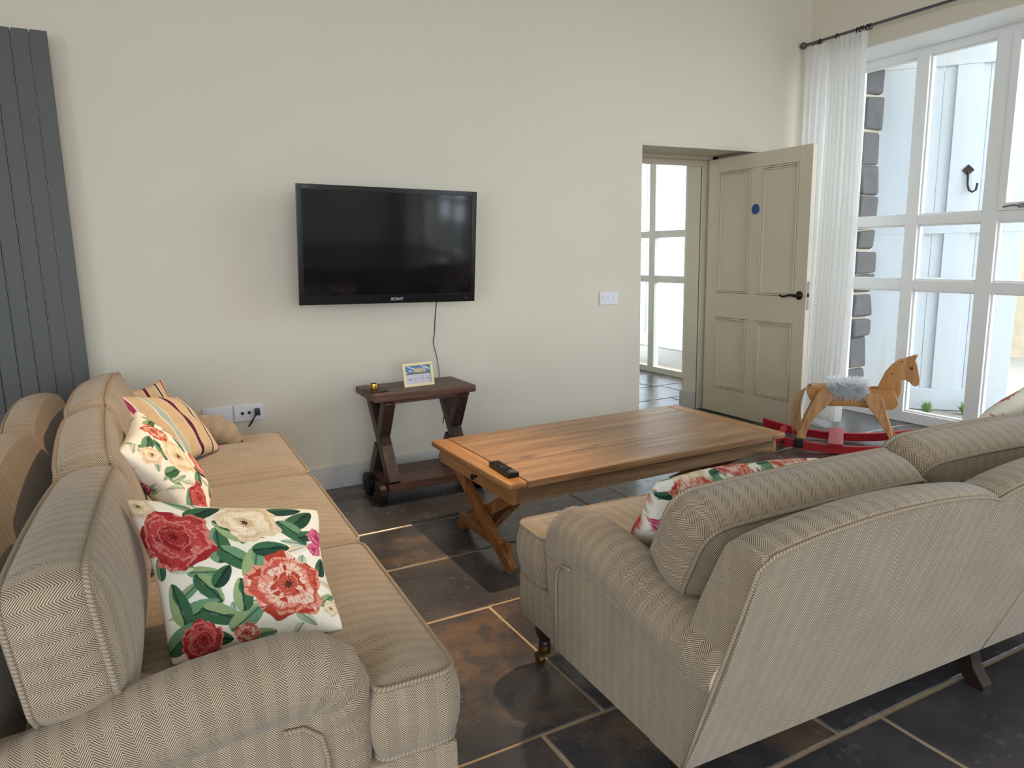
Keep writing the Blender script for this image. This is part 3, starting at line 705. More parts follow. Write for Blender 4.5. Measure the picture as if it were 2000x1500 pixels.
# ================================================================== CUSHIONS
def lin(c): return np.array(srgb(*c)[:3])
CREAM, IVORY = lin((236, 226, 204)), lin((244, 238, 222))
def leafp(col, S, T, cx, cy, a, c_, ang, g1, g2):
    x = (S-cx)*math.cos(ang)+(T-cy)*math.sin(ang); y = -(S-cx)*math.sin(ang)+(T-cy)*math.cos(ang)
    u = x/a; wd = c_*np.sqrt(np.clip(1-u*u, 0, 1))*(1-0.25*u); m = (np.abs(u) < 1) & (np.abs(y) < wd)
    col[m] = g1; m2 = m & (y > 0.1*c_+0.25*c_*np.sin(u*4)); col[m2] = g2
    col[m & (np.abs(y) < 0.05*c_+0.0025)] = g1*0.45
def rose(col, S, T, cx, cy, r, pal, ph, centre=None):
    """open rose: lobed petals layered from the outside in, each with a paler rim"""
    dx, dy = S-cx, T-cy
    dx, dy = dx+0.06*r*np.sin(dy/r*5+ph), dy+0.06*r*np.sin(dx/r*6+2*ph)
    ox_, oy_ = 0.10*r*math.cos(ph*3), 0.10*r*math.sin(ph*3)
    for k, rk in enumerate((1.0, 0.86, 0.70, 0.55, 0.41, 0.28)):
        x, y = dx-ox_*(1-rk), dy-oy_*(1-rk); d = np.hypot(x, y)/(r*rk); th = np.arctan2(y, x)
        nl = (5, 5, 4, 4, 3, 3)[k]; lob = np.abs(np.cos(nl/2*(th+ph*1.7+k*0.9)))**0.45
        edge = 0.80+0.20*lob+0.03*np.sin(13*th+ph+k); m = d < edge
        col[m] = pal[(k*2+(1 if k > 2 else 0)) % 3]
        tone = np.sin(3*th+ph*2+k*1.3)+0.6*np.sin(7*th+k); col[m & (tone > 0.75)] = pal[(k+1) % len(pal)]
        rim = m & (d > edge-0.10) & (np.sin(2*th+k*2.1+ph) > -0.25); col[rim] = pal[3]
        vein = m & (np.sin(th*(19+3*k)+5*d) > 0.955) & (d > 0.55); col[vein] = pal[0]*0.8
    if centre is not None:
        x, y = dx-ox_, dy-oy_; d = np.hypot(x, y)/r; th = np.arctan2(y, x)
        col[d < 0.10+0.03*np.sin(7*th)] = centre
        col[(d > 0.10) & (d < 0.25+0.04*np.sin(5*th)) & (np.sin(15*th+ph) > 0.88)] = centre
G1, G2, G3, G4 = lin((62, 104, 74)), lin((112, 152, 116)), lin((38, 72, 56)), lin((150, 170, 120))
RED = [lin((158, 44, 48)), lin((196, 78, 76)), lin((182, 60, 60)), lin((216, 128, 116))]
COR = [lin((178, 66, 48)), lin((232, 196, 176)), lin((200, 92, 74)), lin((224, 150, 128))]
WHI = [lin((228, 208, 168)), lin((240, 228, 200)), lin((216, 190, 146)), lin((236, 214, 190))]
PNK = [lin((178, 48, 92)), lin((206, 92, 130)), lin((190, 60, 100)), lin((226, 150, 170))]
BRN = lin((92, 40, 34)); SAGE, SAGE2, WARM = lin((168, 186, 158)), lin((198, 208, 184)), lin((226, 206, 170))
def floral(S, T, layout, seed):
    r = random.Random(seed); col = np.zeros(S.shape+(3,)); col[:] = IVORY
    col += (0.04*np.sin(S*9+1)*np.sin(T*7))[..., None]*-0.6
    for _ in range(34):
        leafp(col, S, T, r.random(), r.random(), r.uniform(.05, .09), r.uniform(.022, .038), r.uniform(0, 6.3), *r.choice([(SAGE, SAGE2), (SAGE2, CREAM), (CREAM, WARM), (G2, G4)]))
    for kind, cx, cy, sz, extra in layout:
        if kind == 'L':
            leafp(col, S, T, cx, cy, sz, sz*0.5, extra, *r.choice([(G1, G2), (G3, G1), (G2, G4), (G1, G4)]))
    for kind, cx, cy, sz, extra in layout:
        if kind != 'L': rose(col, S, T, cx, cy, sz, {'R': RED, 'C': COR, 'W': WHI, 'P': PNK}[kind], extra, BRN if kind in 'CW' else RED[0]*0.5)
    return np.clip(col, 0, 1)
LAY1 = [('L', .36, .88, .11, .6), ('L', .40, .62, .12, 1.5), ('L', .47, .72, .10, 2.4), ('L', .78, .93, .10, .2), ('L', .86, .84, .12, .9), ('L', .80, .72, .12, -.9), ('L', .90, .70, .08, .4), ('L', .48, .52, .12, -.8), ('L', .56, .48, .13, 1.3), ('L', .66, .58, .10, .1),
        ('L', .30, .36, .10, -1.0), ('L', .38, .42, .08, .9), ('L', .22, .24, .13, .3), ('L', .12, .30, .12, 1.7), ('L', .34, .20, .12, -.5), ('L', .46, .16, .12, .6), ('L', .46, .30, .10, 1.5), ('L', .10, .12, .12, .5), ('L', .26, .08, .11, -.4), ('L', .95, .46, .08, 1.2), ('L', .93, .22, .07, .5), ('L', .06, .52, .07, 1.4), ('L', .5, .03, .1, .1),
        ('R', .19, .68, .205, .4), ('W', .58, .80, .165, 1.1), ('C', .70, .33, .225, 2.0), ('P', .965, .70, .075, .3), ('P', .93, .60, .055, 1.3), ('R', .20, .08, .12, 2.2), ('W', .05, .92, .09, .2), ('W', .95, .16, .06, 1.), ('C', .44, .06, .07, .7)]
def mirrored(l, seed):
    r = random.Random(seed); a = r.random()*0.4
    return [(k, (1-x+a) % 1.0, (y+r.uniform(-.05, .05)), s, -e+r.uniform(-.3, .3)) for k, x, y, s, e in l]
LAY2 = [('L', .30, .74, .11, .9), ('L', .18, .56, .10, -.4), ('L', .52, .40, .12, 1.2), ('L', .38, .34, .11, .3), ('L', .62, .30, .10, -1.0), ('L', .30, .86, .1, .2), ('L', .72, .60, .11, .6), ('L', .82, .48, .10, 1.4), ('L', .55, .15, .1, .5), ('L', .85, .2, .1, -.4), ('L', .7, .9, .1, -.2), ('L', .1, .3, .1, .8),
        ('W', .42, .58, .19, .8), ('C', .78, .34, .16, 1.7), ('R', .22, .22, .15, .2), ('C', .55, .84, .13, 2.5), ('P', .92, .62, .08, .5), ('W', .15, .78, .10, 1.9), ('R', .62, .05, .1, .4), ('C', .9, .85, .1, 1.)]
LAY5 = [('L', .08, .90, .09, .4), ('L', .30, .97, .09, .1), ('L', .42, .90, .10, 2.9), ('L', .60, .98, .08, .3), ('L', .88, .94, .09, .5), ('L', .94, .80, .09, 1.4), ('L', .70, .80, .1, -.6), ('L', .90, .55, .09, .9), ('L', .5, .7, .1, .4), ('L', .82, .4, .09, 2.),
        ('C', .20, .92, .13, .5), ('C', .52, .93, .11, 1.7), ('R', .92, .30, .14, .9), ('W', .78, .94, .10, 2.2), ('C', .96, .72, .07, .2), ('R', .35, .45, .16, 1.2), ('W', .65, .4, .15, .4), ('P', .1, .5, .1, .6)]
def stripes(S, T, layout=None, seed=0):
    col = np.zeros(S.shape+(3,)); col[:] = lin((204, 178, 142))
    col *= (1+0.04*np.sin(S*400))[..., None]
    for x0, x1, c_ in ((.10, .155, (150, 58, 96)), (.085, .098, (236, 214, 214)), (.158, .168, (236, 214, 214)), (.34, .40, (168, 186, 180)), (.325, .338, (228, 220, 200)), (.402, .414, (228, 220, 200)), (.585, .635, (84, 40, 44)), (.572, .584, (226, 186, 190)), (.637, .649, (226, 186, 190)), (.80, .83, (58, 42, 44)), (.79, .799, (236, 222, 206)), (.832, .842, (236, 222, 206)), (.93, .96, (150, 58, 96))):
        col[(S >= x0) & (S < x1)] = lin(c_)
    return col
def pillow(label, BL, BR, TR, TL, thick, painter, res=110, group=None, concave=0.05, seed=0, cat='cushion'):
    P = [np.array(p, float) for p in (BL, BR, TR, TL)]; n = res
    g = np.linspace(0, 1, n+1); S, T = np.meshgrid(g, g, indexing='xy')
    # pull edge midpoints in so that the corners stand out
    s2 = S + concave*(0.5-S)*2*np.sin(PI*T)**1.0*np.abs(2*S-1)**3*1.0
    t2 = T + concave*(0.5-T)*2*np.sin(PI*S)**1.0*np.abs(2*T-1)**3*1.0
    rc = 1-0.055*(np.abs(2*s2-1)*np.abs(2*t2-1))**5
    s2 = 0.5+(s2-0.5)*rc; t2 = 0.5+(t2-0.5)*rc
    base = ((1-s2)*(1-t2))[..., None]*P[0]+(s2*(1-t2))[..., None]*P[1]+(s2*t2)[..., None]*P[2]+((1-s2)*t2)[..., None]*P[3]
    nrm = np.cross(P[1]-P[0], P[3]-P[0]); nrm /= np.linalg.norm(nrm)
    puff = (np.sin(PI*S)*np.sin(PI*T)); puff = np.clip(puff, 0, 1)**0.42
    rr = random.Random(seed); a, c_ = rr.uniform(0, 6), rr.uniform(0, 6)
    wk = 0.004*np.sin(13*S+a+4*np.sin(5*T+c_))*puff+0.003*np.sin(17*T+c_+3*np.sin(6*S))*puff
    front = base + nrm*(thick/2*puff+wk)[..., None]; bk = base - nrm*(thick/2*puff)[..., None]
    idx = lambda i, j: i*(n+1)+j; N = (n+1)**2
    verts = list(map(tuple, front.reshape(-1, 3)))+list(map(tuple, bk.reshape(-1, 3)))
    faces = []
    for i in range(n):
        for j in range(n):
            faces.append((idx(i, j), idx(i, j+1), idx(i+1, j+1), idx(i+1, j)))
            faces.append((N+idx(i, j), N+idx(i+1, j), N+idx(i+1, j+1), N+idx(i, j+1)))
    me = bpy.data.meshes.new('cushion'); me.from_pydata(verts, [], faces)
    colf = painter(S, T).reshape(-1, 3); colb = painter(1-S, T).reshape(-1, 3); ca = np.ones((2*N, 4)); ca[:N, :3] = colf; ca[N:, :3] = colb
    at = me.color_attributes.new('print', 'FLOAT_COLOR', 'POINT'); at.data.foreach_set('color', ca.ravel())
    ul = me.uv_layers.new(name='UVMap'); vi = np.zeros(len(me.loops), int); me.loops.foreach_get('vertex_index', vi)
    st_ = np.concatenate([np.stack([S, T], -1).reshape(-1, 2)]*2); ul.data.foreach_set('uv', st_[vi].ravel())
    bm = bmesh.new(); bm.from_mesh(me); bmesh.ops.remove_doubles(bm, verts=bm.verts[:], dist=1e-5); bm.to_mesh(me); bm.free()
    me.polygons.foreach_set('use_smooth', [True]*len(me.polygons)); me.materials.append(M['printed_cotton'])
    cen = Vector(sum(P)/4); 
    for v_ in me.vertices: v_.co -= cen
    o = bpy.data.objects.new('scatter_cushion', me); C.objects.link(o); o.location = cen
    return tag(o, label, cat, group or 'scatter cushions')
FG = 'floral scatter cushions'
pillow('rose print floral cushion nearest the viewer, behind the near arm of the left sofa', (0.02, 1.50, 0.49), (0.372, 1.47, 0.49), (0.395, 1.74, 0.685), (-0.035, 1.76, 0.79), 0.15, lambda S, T: floral(S, T, LAY1, 5), 340, FG, seed=1, concave=0.06)
pillow('rose print floral cushion leaning against the middle back cushion of the left sofa', (0.16, 2.20, 0.50), (0.225, 2.60, 0.50), (0.02, 2.58, 0.83), (-0.04, 2.18, 0.79), 0.13, lambda S, T: floral(S, T, LAY2, 9), 220, FG, seed=2)
pillow('tan cushion with plum and pale blue stripes behind the floral ones on the left sofa', (0.10, 2.93, 0.50), (0.335, 3.22, 0.495), (0.20, 3.34, 0.72), (-0.095, 3.02, 0.815), 0.13, stripes, 120, 'striped scatter cushions', seed=3)
pillow('tan striped cushion with a pinched corner at the far end of the left sofa', (-0.02, 3.36, 0.50), (0.30, 3.40, 0.50), (0.150, 3.50, 0.785), (-0.10, 3.40, 0.78), 0.10, stripes, 100, 'striped scatter cushions', seed=4, concave=0.12)
pillow('rose print floral cushion tucked before the first back cushion of the right sofa', (1.70, 1.46, 0.50), (1.13, 1.50, 0.50), (1.13, 1.37, 0.725), (1.72, 1.33, 0.712), 0.15, lambda S, T: floral(S, T, LAY5, 4), 200, FG, seed=5)
pillow('rose print floral cushion at the window end of the right sofa', (2.93, 1.40, 0.52), (2.50, 1.42, 0.50), (2.37, 1.30, 0.72), (2.82, 1.24, 0.90), 0.13, lambda S, T: floral(S, T, mirrored(LAY2, 8), 8), 120, FG, seed=6)

# ================================================================== COFFEE TABLE
TX0, TX1, TY0, TY1, TZ = 1.255, 2.765, 2.370, 3.155, 0.42
tb = tag(empty('coffee_table', ((TX0+TX1)/2, (TY0+TY1)/2, 0)), 'long low oak coffee table with crossed trestle legs', 'table')
ox, oy = (TX0+TX1)/2, (TY0+TY1)/2
tbx = lambda nm, mat, x0, x1, y0, y1, z0, z1, bev=0.003: one(nm, mat, x0-ox, x1-ox, y0-oy, y1-oy, z0, z1, parent=tb, bevel=bev)
EB = 0.085
for x0, x1 in ((TX0, TX0+EB), (TX1-EB, TX1)): tbx('end_board', 'table_wood_y', x0, x1, TY0, TY1, TZ-0.030, TZ, 0.010)
nb = 6; pw = (TY1-TY0)/nb
for k in range(nb): tbx('plank', 'table_wood', TX0+EB+0.0008, TX1-EB-0.0008, TY0+k*pw+0.0006, TY0+(k+1)*pw-0.0006, TZ-0.030, TZ-random.uniform(0, 0.0008), 0.0022 if 0 < k < nb-1 else 0.004)
for y0, y1 in ((TY0+0.03, TY0+0.055), (TY1-0.055, TY1-0.03)): tbx('apron', 'apron_wood', TX0+0.055, TX1-0.055, y0, y1, TZ-0.10, TZ-0.030)
for x0, x1 in ((TX0+0.03, TX0+0.055), (TX1-0.055, TX1-0.03)): tbx('apron', 'table_wood_y', x0, x1, TY0+0.03, TY1-0.03, TZ-0.10, TZ-0.030)
kb = MB(); kb.lathe([(0.005, 0), (0.006, 0.012), (0.013, 0.018), (0.011, 0.026), (0.002, 0.029)], 14, Matrix.Translation((TX0+0.03-ox, 2.72-oy, TZ-0.065)) @ Matrix.Rotation(-PI/2, 4, 'Y')); kb.build('drawer_knob', 'iron', tb, smooth=True)
for xe, sg in ((TX0+0.065, 1), (TX1-0.065, -1)):
    x_ = xe-ox
    for (ya, yb, dx) in ((2.47, 3.02, 0.0), (3.06, 2.47, 0.034)):
        MB().bar((x_+sg*dx, ya-oy, 0.004), (x_+sg*dx, yb-oy, TZ-0.085), 0.055, 0.030, side=(0, 1, 0.0)).build('leg', 'leg_wood', tb, bevel=0.003)
    MB().bar((x_+sg*0.017, 2.52-oy, 0.075), (x_+sg*0.017, 3.01-oy, 0.075), 0.045, 0.028, side=(0, 0, 1)).build('stretcher', 'leg_wood', tb, bevel=0.003)
    MB().bar((x_+sg*0.03, 2.76-oy, 0.085), (x_+sg*0.40, 2.76-oy, TZ-0.06), 0.05, 0.028, side=(0, 1, 0)).build('brace', 'leg_wood', tb, bevel=0.003)

# remote control lying on the table
rm = tag(empty('remote_control', (1.318, 2.532, TZ), math.radians(-93)), 'black remote control lying on the near corner of the coffee table', 'remote control')
one('body', 'black_plastic', -0.10, 0.10, -0.024, 0.024, 0.0, 0.021, parent=rm, bevel=0.006)
for i in range(9):
    for j in range(3):
        one('button', 'steel_grey' if (i in (0, 5)) else 'dark_leather', -0.086+i*0.017, -0.076+i*0.017, -0.017+j*0.0125, -0.009+j*0.0125, 0.020, 0.0235, parent=rm)
MB().lathe([(0.001, 0.0205), (0.014, 0.0205), (0.013, 0.0232), (0.001, 0.0232)], 18, Matrix.Translation((0.075, 0, 0))).build('control_pad', 'steel_grey', rm)

# ================================================================== CONSOLE TABLE
cs = tag(empty('console_table', (1.40, 3.68, 0)), 'dark wooden console on crossed legs with small wheels under the television', 'console table')
cbx = lambda nm, mat, x0, x1, y0, y1, z0, z1, bev=0.004: one(nm, mat, x0-1.40, x1-1.40, y0-3.68, y1-3.68, z0, z1, parent=cs, bevel=bev)
CX0, CX1, CY0, CY1 = 1.105, 1.672, 3.515, 3.85
for k in range(2): cbx('top_plank', 'dark_wood', CX0, CX1, CY0+k*0.168, CY0+(k+1)*0.168-0.001, 0.555, 0.592)
cbx('under_rail', 'dark_wood', CX0+0.04, CX1-0.03, CY0+0.02, CY0+0.05, 0.535, 0.555)
for x_ in (1.185, 1.60):
    xx = x_-1.40
    MB().bar((xx, 3.52-3.68, 0.115), (xx, 3.81-3.68, 0.555), 0.062, 0.062, side=(0, 1, 0)).build('leg', 'dark_wood_z', cs, bevel=0.004)
    MB().bar((xx, 3.81-3.68, 0.115), (xx, 3.70-3.68, 0.285), 0.062, 0.060, side=(0, 1, 0)).build('leg', 'dark_wood_z', cs, bevel=0.004)
    MB().bar((xx, 3.65-3.68, 0.365), (xx, 3.545-3.68, 0.555), 0.062, 0.060, side=(0, 1, 0)).build('leg', 'dark_wood_z', cs, bevel=0.004)
for k in range(2): cbx('shelf_plank', 'dark_wood', 1.15, 1.66, 3.495+k*0.17, 3.495+(k+1)*0.17-0.001, 0.078, 0.120)
for x_ in (1.128, 1.69):
    for y_ in (3.565, 3.775):
        wl = MB().lathe([(0.012, -0.018), (0.048, -0.020), (0.060, -0.018), (0.060, 0.018), (0.048, 0.020), (0.012, 0.018)], 26, Matrix.Translation((x_-1.40, y_-3.68, 0.060)) @ Matrix.Rotation(PI/2, 4, 'Y')).build('wheel', 'iron', cs, smooth=True)
        MB().lathe([(0.002, -0.028), (0.013, -0.026), (0.013, 0.026), (0.002, 0.028)], 14, Matrix.Translation((x_-1.40, y_-3.68, 0.060)) @ Matrix.Rotation(PI/2, 4, 'Y')).build('hub', 'dark_leather', wl, smooth=True)

# framed card on the console
pf = tag(empty('picture_frame', (1.405, 3.655, 0.592), math.radians(4)), 'small cream picture frame with a printed card on the console', 'picture frame')
PT = Matrix.Rotation(math.radians(-12), 4, 'X')
FW, FH, FB = 0.178, 0.128, 0.016
for nm, d in (('frame_bar', (-FW/2, FW/2, 0, 0.012, 0, FB)), ('frame_bar', (-FW/2, FW/2, 0, 0.012, FH-FB, FH)), ('frame_bar', (-FW/2, -FW/2+FB, 0, 0.012, FB, FH-FB)), ('frame_bar', (FW/2-FB, FW/2, 0, 0.012, FB, FH-FB))):
    one(nm, 'cream_frame', *d, parent=pf, bevel=0.002, T=PT)
n = 60; g = np.linspace(0, 1, n); S, T_ = np.meshgrid(g, g, indexing='xy'); col = np.zeros(S.shape+(3,)); col[:] = lin((206, 200, 212))
sky = T_ > 0.52; col[sky] = lin((96, 134, 176)); cl = sky & (np.sin(S*11+2*np.sin(T_*14))+np.sin(S*23+T_*31) > 0.9); col[cl] = lin((214, 216, 222))
hs = (T_ > 0.56) & (T_ < 0.86) & (S > 0.34) & (S < 0.80) & ((np.sin(S*44)+np.sin(T_*37)) > -0.6); col[hs] = lin((214, 178, 172)); col[(T_ > 0.52) & (T_ < 0.60)] = lin((116, 124, 112))
for x0, x1 in ((.10, .26), (.34, .40), (.62, .70), (.80, .92)): col[(S > x0) & (S < x1) & (T_ > .22) & (T_ < .32) & (np.sin(S*90)+np.sin(T_*120) > 0)] = lin((140, 130, 160))
x0, x1, z0, z1 = -FW/2+FB-0.002, FW/2-FB+0.002, FB-0.002, FH-FB+0.002
vs = [PT @ Vector((x0+(x1-x0)*S[i, j], 0.006, z0+(z1-z0)*T_[i, j])) for i in range(n) for j in range(n)]
cd = MB().add(vs, [(i*n+j, i*n+j+1, (i+1)*n+j+1, (i+1)*n+j) for i in range(n-1) for j in range(n-1)])
cd.add([PT @ Vector(p) for p in ((x0, 0.007, z0), (x1, 0.007, z0), (x1, 0.007, z1), (x0, 0.007, z1), (x0, 0.010, z0), (x1, 0.010, z0), (x1, 0.010, z1), (x0, 0.010, z1))], [(0, 1, 2, 3), (4, 7, 6, 5), (0, 4, 5, 1), (1, 5, 6, 2), (2, 6, 7, 3), (3, 7, 4, 0)])
cdo = cd.build('printed_card', 'printed_card', pf, recalc=False); at = cdo.data.color_attributes.new('print', 'FLOAT_COLOR', 'POINT')
ca = np.ones((len(cdo.data.vertices), 4)); ca[:, :3] = 0.6; ca[:n*n, :3] = col.reshape(-1, 3); at.data.foreach_set('color', ca.ravel())
MB().bar((0, 0.016, 0.09), (0, 0.060, 0.0), 0.05, 0.004, side=(1, 0, 0)).build('easel_strut', 'cream_frame', pf)

cp = MB().lathe([(0.004, 0.006), (0.0225, 0.006), (0.024, 0.010), (0.0185, 0.038), (0.0165, 0.038), (0.019, 0.012), (0.003, 0.012)], 24).build('brass_cup', 'brass', smooth=True, ang=50); cp.location = (1.150, 3.665, 0.592)
tag(cp, 'little upturned brass cup on a dark mat at the console end', 'cup')
mt = MB().box(-0.052, 0.052, -0.062, 0.062, 0, 0.005).build('coaster', 'dark_leather', bevel=0.002); mt.location = (1.160, 3.665, 0.5925); tag(mt, 'square dark leather mat under the brass cup', 'mat')

# ================================================================== TELEVISION
tv = tag(empty('television', (1.310, 3.736, 1.336)), 'flat black television hung tilted on the cream wall', 'television')
tv.rotation_mode = 'QUATERNION'
ya, pa, ra = -0.025, 0.070, 0.025
tv.rotation_quaternion = (Matrix.Rotation(ya, 3, 'Z') @ Matrix.Rotation(pa, 3, 'X') @ Matrix.Rotation(ra, 3, 'Y')).to_quaternion()
w2_, h2_ = 0.485, 0.299
one('housing', 'black_plastic', -w2_+0.006, w2_-0.006, 0.012, 0.030, -h2_+0.006, h2_-0.006, parent=tv, bevel=0.003)
for nm, d in (('bezel', (-w2_, w2_, 0, 0.013, h2_-0.026, h2_)), ('bezel', (-w2_, -w2_+0.026, 0, 0.013, -h2_+0.046, h2_-0.026)), ('bezel', (w2_-0.026, w2_, 0, 0.013, -h2_+0.046, h2_-0.026)), ('bezel', (-w2_, w2_, 0, 0.013, -h2_, -h2_+0.046))):
    one(nm, 'bezel', *d, parent=tv, bevel=0.001)
one('screen', 'screen', -w2_+0.025, w2_-0.025, 0.003, 0.013, -h2_+0.045, h2_-0.025, parent=tv)
one('rear_case', 'black_plastic', -0.34, 0.34, 0.030, 0.085, -0.22, 0.2, parent=tv, bevel=0.015)
def text_mesh(body, size, name, mat, parent, loc, bold=0.0):
    cu = bpy.data.curves.new(name, 'FONT'); cu.body = body; cu.size = size; cu.align_x = 'CENTER'; cu.align_y = 'CENTER'; cu.extrude = 0.0006; cu.offset = bold
    o = bpy.data.objects.new(name, cu); C.objects.link(o); dg = bpy.context.evaluated_depsgraph_get(); me = bpy.data.meshes.new_from_object(o.evaluated_get(dg))
    bpy.data.objects.remove(o); o = bpy.data.objects.new(name, me); C.objects.link(o); o.parent = parent; o.location = loc; o.rotation_euler = (PI/2, 0, 0); me.materials.clear(); me.materials.append(M[mat]); return o
t_ = text_mesh('SONY', 0.021, 'lettering', 'silver_print', tv, (0.03, -0.0008, -h2_+0.022), 0.0006); t_.scale = (1.25, 1, 1)
text_mesh('BRAVIA', 0.010, 'lettering', 'steel_grey', tv, (-w2_+0.046, -0.0008, h2_-0.013))
one('power_light', 'steel_grey', w2_-0.06, w2_-0.045, -0.001, 0.001, -h2_+0.018, -h2_+0.022, parent=tv)
MB().box(-0.15, 0.15, 0.085, 0.10, -0.1, 0.1).bar((0, 0.10, 0), (0, 0.215, 0.0), 0.08, 0.12, side=(1, 0, 0)).build('wall_bracket', 'iron', tv)
cb = MB().tube(spline([(1.60, 3.83, 1.10), (1.602, 3.86, 1.02), (1.607, 3.90, 0.92), (1.612, 3.93, 0.84), (1.608, 3.94, 0.78), (1.625, 3.94, 0.70), (1.632, 3.93, 0.62), (1.628, 3.91, 0.55), (1.66, 3.90, 0.45), (1.64, 3.92, 0.30)]), 0.0035, 8).build('television_cable', 'steel_grey', smooth=True)
tag(cb, 'thin grey cable hanging from the television behind the console', 'cable')

# ================================================================== SOCKETS AND SWITCH
def plate(name, x0, x1, z0, z1, label, cat, group):
    cx, cz = (x0+x1)/2, (z0+z1)/2; r = tag(empty(name, (cx, YW, cz)), label, cat, group)
    one('faceplate', 'white_plastic', -(x1-x0)/2, (x1-x0)/2, -0.010, 0, -(z1-z0)/2, (z1-z0)/2, parent=r, bevel=0.003); return r
s1 = plate('wall_outlet', 0.487, 0.633, 0.447, 0.533, 'white double wall outlet with a black plug in it', 'outlet', 'wall outlets')
for x in (-0.032, 0.002): MB().lathe([(0.001, 0), (0.008, 0), (0.008, 0.004), (0.001, 0.004)], 16, Matrix.Translation((x, -0.010, 0)) @ Matrix.Rotation(PI/2, 4, 'X')).build('aerial_hole', 'black_plastic', s1)
pl = one('plug', 'black_plastic', 0.028, 0.053, -0.045, -0.010, -0.014, 0.022, parent=s1, bevel=0.004)
MB().tube(spline([(0.034, -0.04, -0.005), (0.018, -0.055, -0.02), (0.002, -0.06, -0.045), (-0.012, -0.055, -0.062), (-0.004, -0.045, -0.058), (0.010, -0.04, -0.035)]), 0.0042, 8).build('plug_lead', 'black_plastic', pl, smooth=True)
s2 = plate('wall_outlet', 0.335, 0.481, 0.447, 0.533, 'white wall outlet half hidden behind the far sofa arm', 'outlet', 'wall outlets')
one('rocker', 'white_plastic', -0.05, -0.03, -0.014, -0.010, 0.01, 0.03, parent=s2)
s3 = plate('light_switch', 2.808, 2.956, 0.938, 1.022, 'white three-gang light switch beside the doorway', 'switch', None)
for k in range(3): one('rocker', 'white_plastic', -0.052+k*0.042, -0.032+k*0.042, -0.0135, -0.010, -0.016, 0.016, parent=s3, bevel=0.0015)
for x in (-0.063, 0.063): MB().lathe([(0.001, 0), (0.003, 0), (0.003, 0.001), (0.001, 0.001)], 8, Matrix.Translation((x, -0.010, 0)) @ Matrix.Rotation(PI/2, 4, 'X')).build('screw', 'chrome', s3)

# ================================================================== RADIATOR
rd = tag(empty('radiator', (-0.50, 3.90, 0)), 'tall anthracite vertical panel radiator at the left edge', 'radiator')
for k in range(10):
    x1 = -0.138-k*0.0675; one('slat', 'radiator_metal', x1-0.0630+0.50, x1+0.50, -0.035, -0.012, 0.30, 2.262, parent=rd, bevel=0.003)
one('slat_edge_highlight', 'white_plastic', -0.31, 0.360, -0.0115, -0.0085, 0.31, 2.258, parent=rd)  # pale sheet in the gaps, paints in the light caught by slat edges
for z in (0.40, 2.15): one('collector', 'radiator_metal', -0.30, 0.355, -0.010, 0.022, z-0.02, z+0.02, parent=rd)
for x in (-0.2, 0.25):
    for z in (0.6, 2.0): one('wall_bracket', 'iron', x-0.02, x+0.02, -0.012, 0.074, z-0.02, z+0.02, parent=rd)

# ================================================================== CURTAIN AND ROD
RX, RZ_ = 4.585, 2.725
ro = tag(empty('curtain_rod', (RX, 3.9, RZ_)), 'grey metal curtain rod above the window', 'curtain rod')
MB().tube([(0, 0.02, 0), (0, -2.0, 0), (0, -4.3, 0)], 0.0095, 12).build('rod', 'steel_grey', ro, smooth=True)
MB().lathe([(0.003, 0.0), (0.012, 0.004), (0.012, 0.012), (0.022, 0.022), (0.026, 0.036), (0.020, 0.050), (0.003, 0.056)], 16, Matrix.Translation((0, 0.01, 0)) @ Matrix.Rotation(-PI/2, 4, 'X')).build('finial', 'steel_grey', ro, smooth=True)
for y in (-0.02, -2.1): MB().bar((0, y, 0), (0.11, y, 0), 0.014, 0.014).lathe([(0.012, 0), (0.024, 0), (0.024, 0.01), (0.012, 0.01)], 14, Matrix.Translation((0.101, y, 0)) @ Matrix.Rotation(PI/2, 4, 'Y')).build('bracket', 'iron', ro)
for y in (-0.10, -0.24, -0.40, -0.425, -0.445, -0.475, -0.495):
    MB().tube([(0.017*math.cos(a), y, 0.017*math.sin(a)-0.006) for a in [2*PI*k/16 for k in range(16)]], 0.0035, 6, closed=True).build('curtain_ring', 'iron', ro, smooth=True)
cu = tag(empty('curtain', (4.55, 3.6, 0)), 'sheer white curtain drawn to the corner of the window', 'curtain')
nu, nv = 150, 40; vs = []; uvv = []
for j in range(nv+1):
    fz = j/nv; z = 0.035+(2.69-0.035)*fz
    for i in range(nu+1):
        fu = i/nu
        y = 3.915-fu*(0.50+0.05*(1-fz)*math.sin(2.2*fz)) - 0.0
        dense = 9 if fu < 0.45 else 14
        amp = (0.018 if fu < 0.45 else 0.036)*(1-0.35*fz)
        x = 4.555+amp*math.sin(2*PI*dense*fu*0.95+0.8*math.sin(3*fz+fu*4))+0.012*math.sin(2*PI*2.3*fu+1.3*fz) - 0.05*(1-fz)*fu
        if fz > 0.965: x = 4.565+(x-4.565)*0.75
        vs.append((x-4.55, y-3.6, z))
b = MB().add(vs, [(j*(nu+1)+i, j*(nu+1)+i+1, (j+1)*(nu+1)+i+1, (j+1)*(nu+1)+i) for j in range(nv) for i in range(nu)],
             [[(i/nu, j/nv), ((i+1)/nu, j/nv), ((i+1)/nu, (j+1)/nv), (i/nu, (j+1)/nv)] for j in range(nv) for i in range(nu)])
b.build('drape', 'sheer', cu, smooth=True, ang=180, recalc=False)
hb = [(vs[(nv-2)*(nu+1)+i][0]+0.004, vs[(nv-2)*(nu+1)+i][1]) for i in range(nu+1)]
MB().add([(x, y, z) for z in (2.60, 2.695) for x, y in hb], [(i, i+1, nu+2+i, nu+1+i) for i in range(nu)], [[(0, 0), (1, 0), (1, 1), (0, 1)]]*nu).build('heading_tape', 'sheer', cu, smooth=True, ang=180, recalc=False)

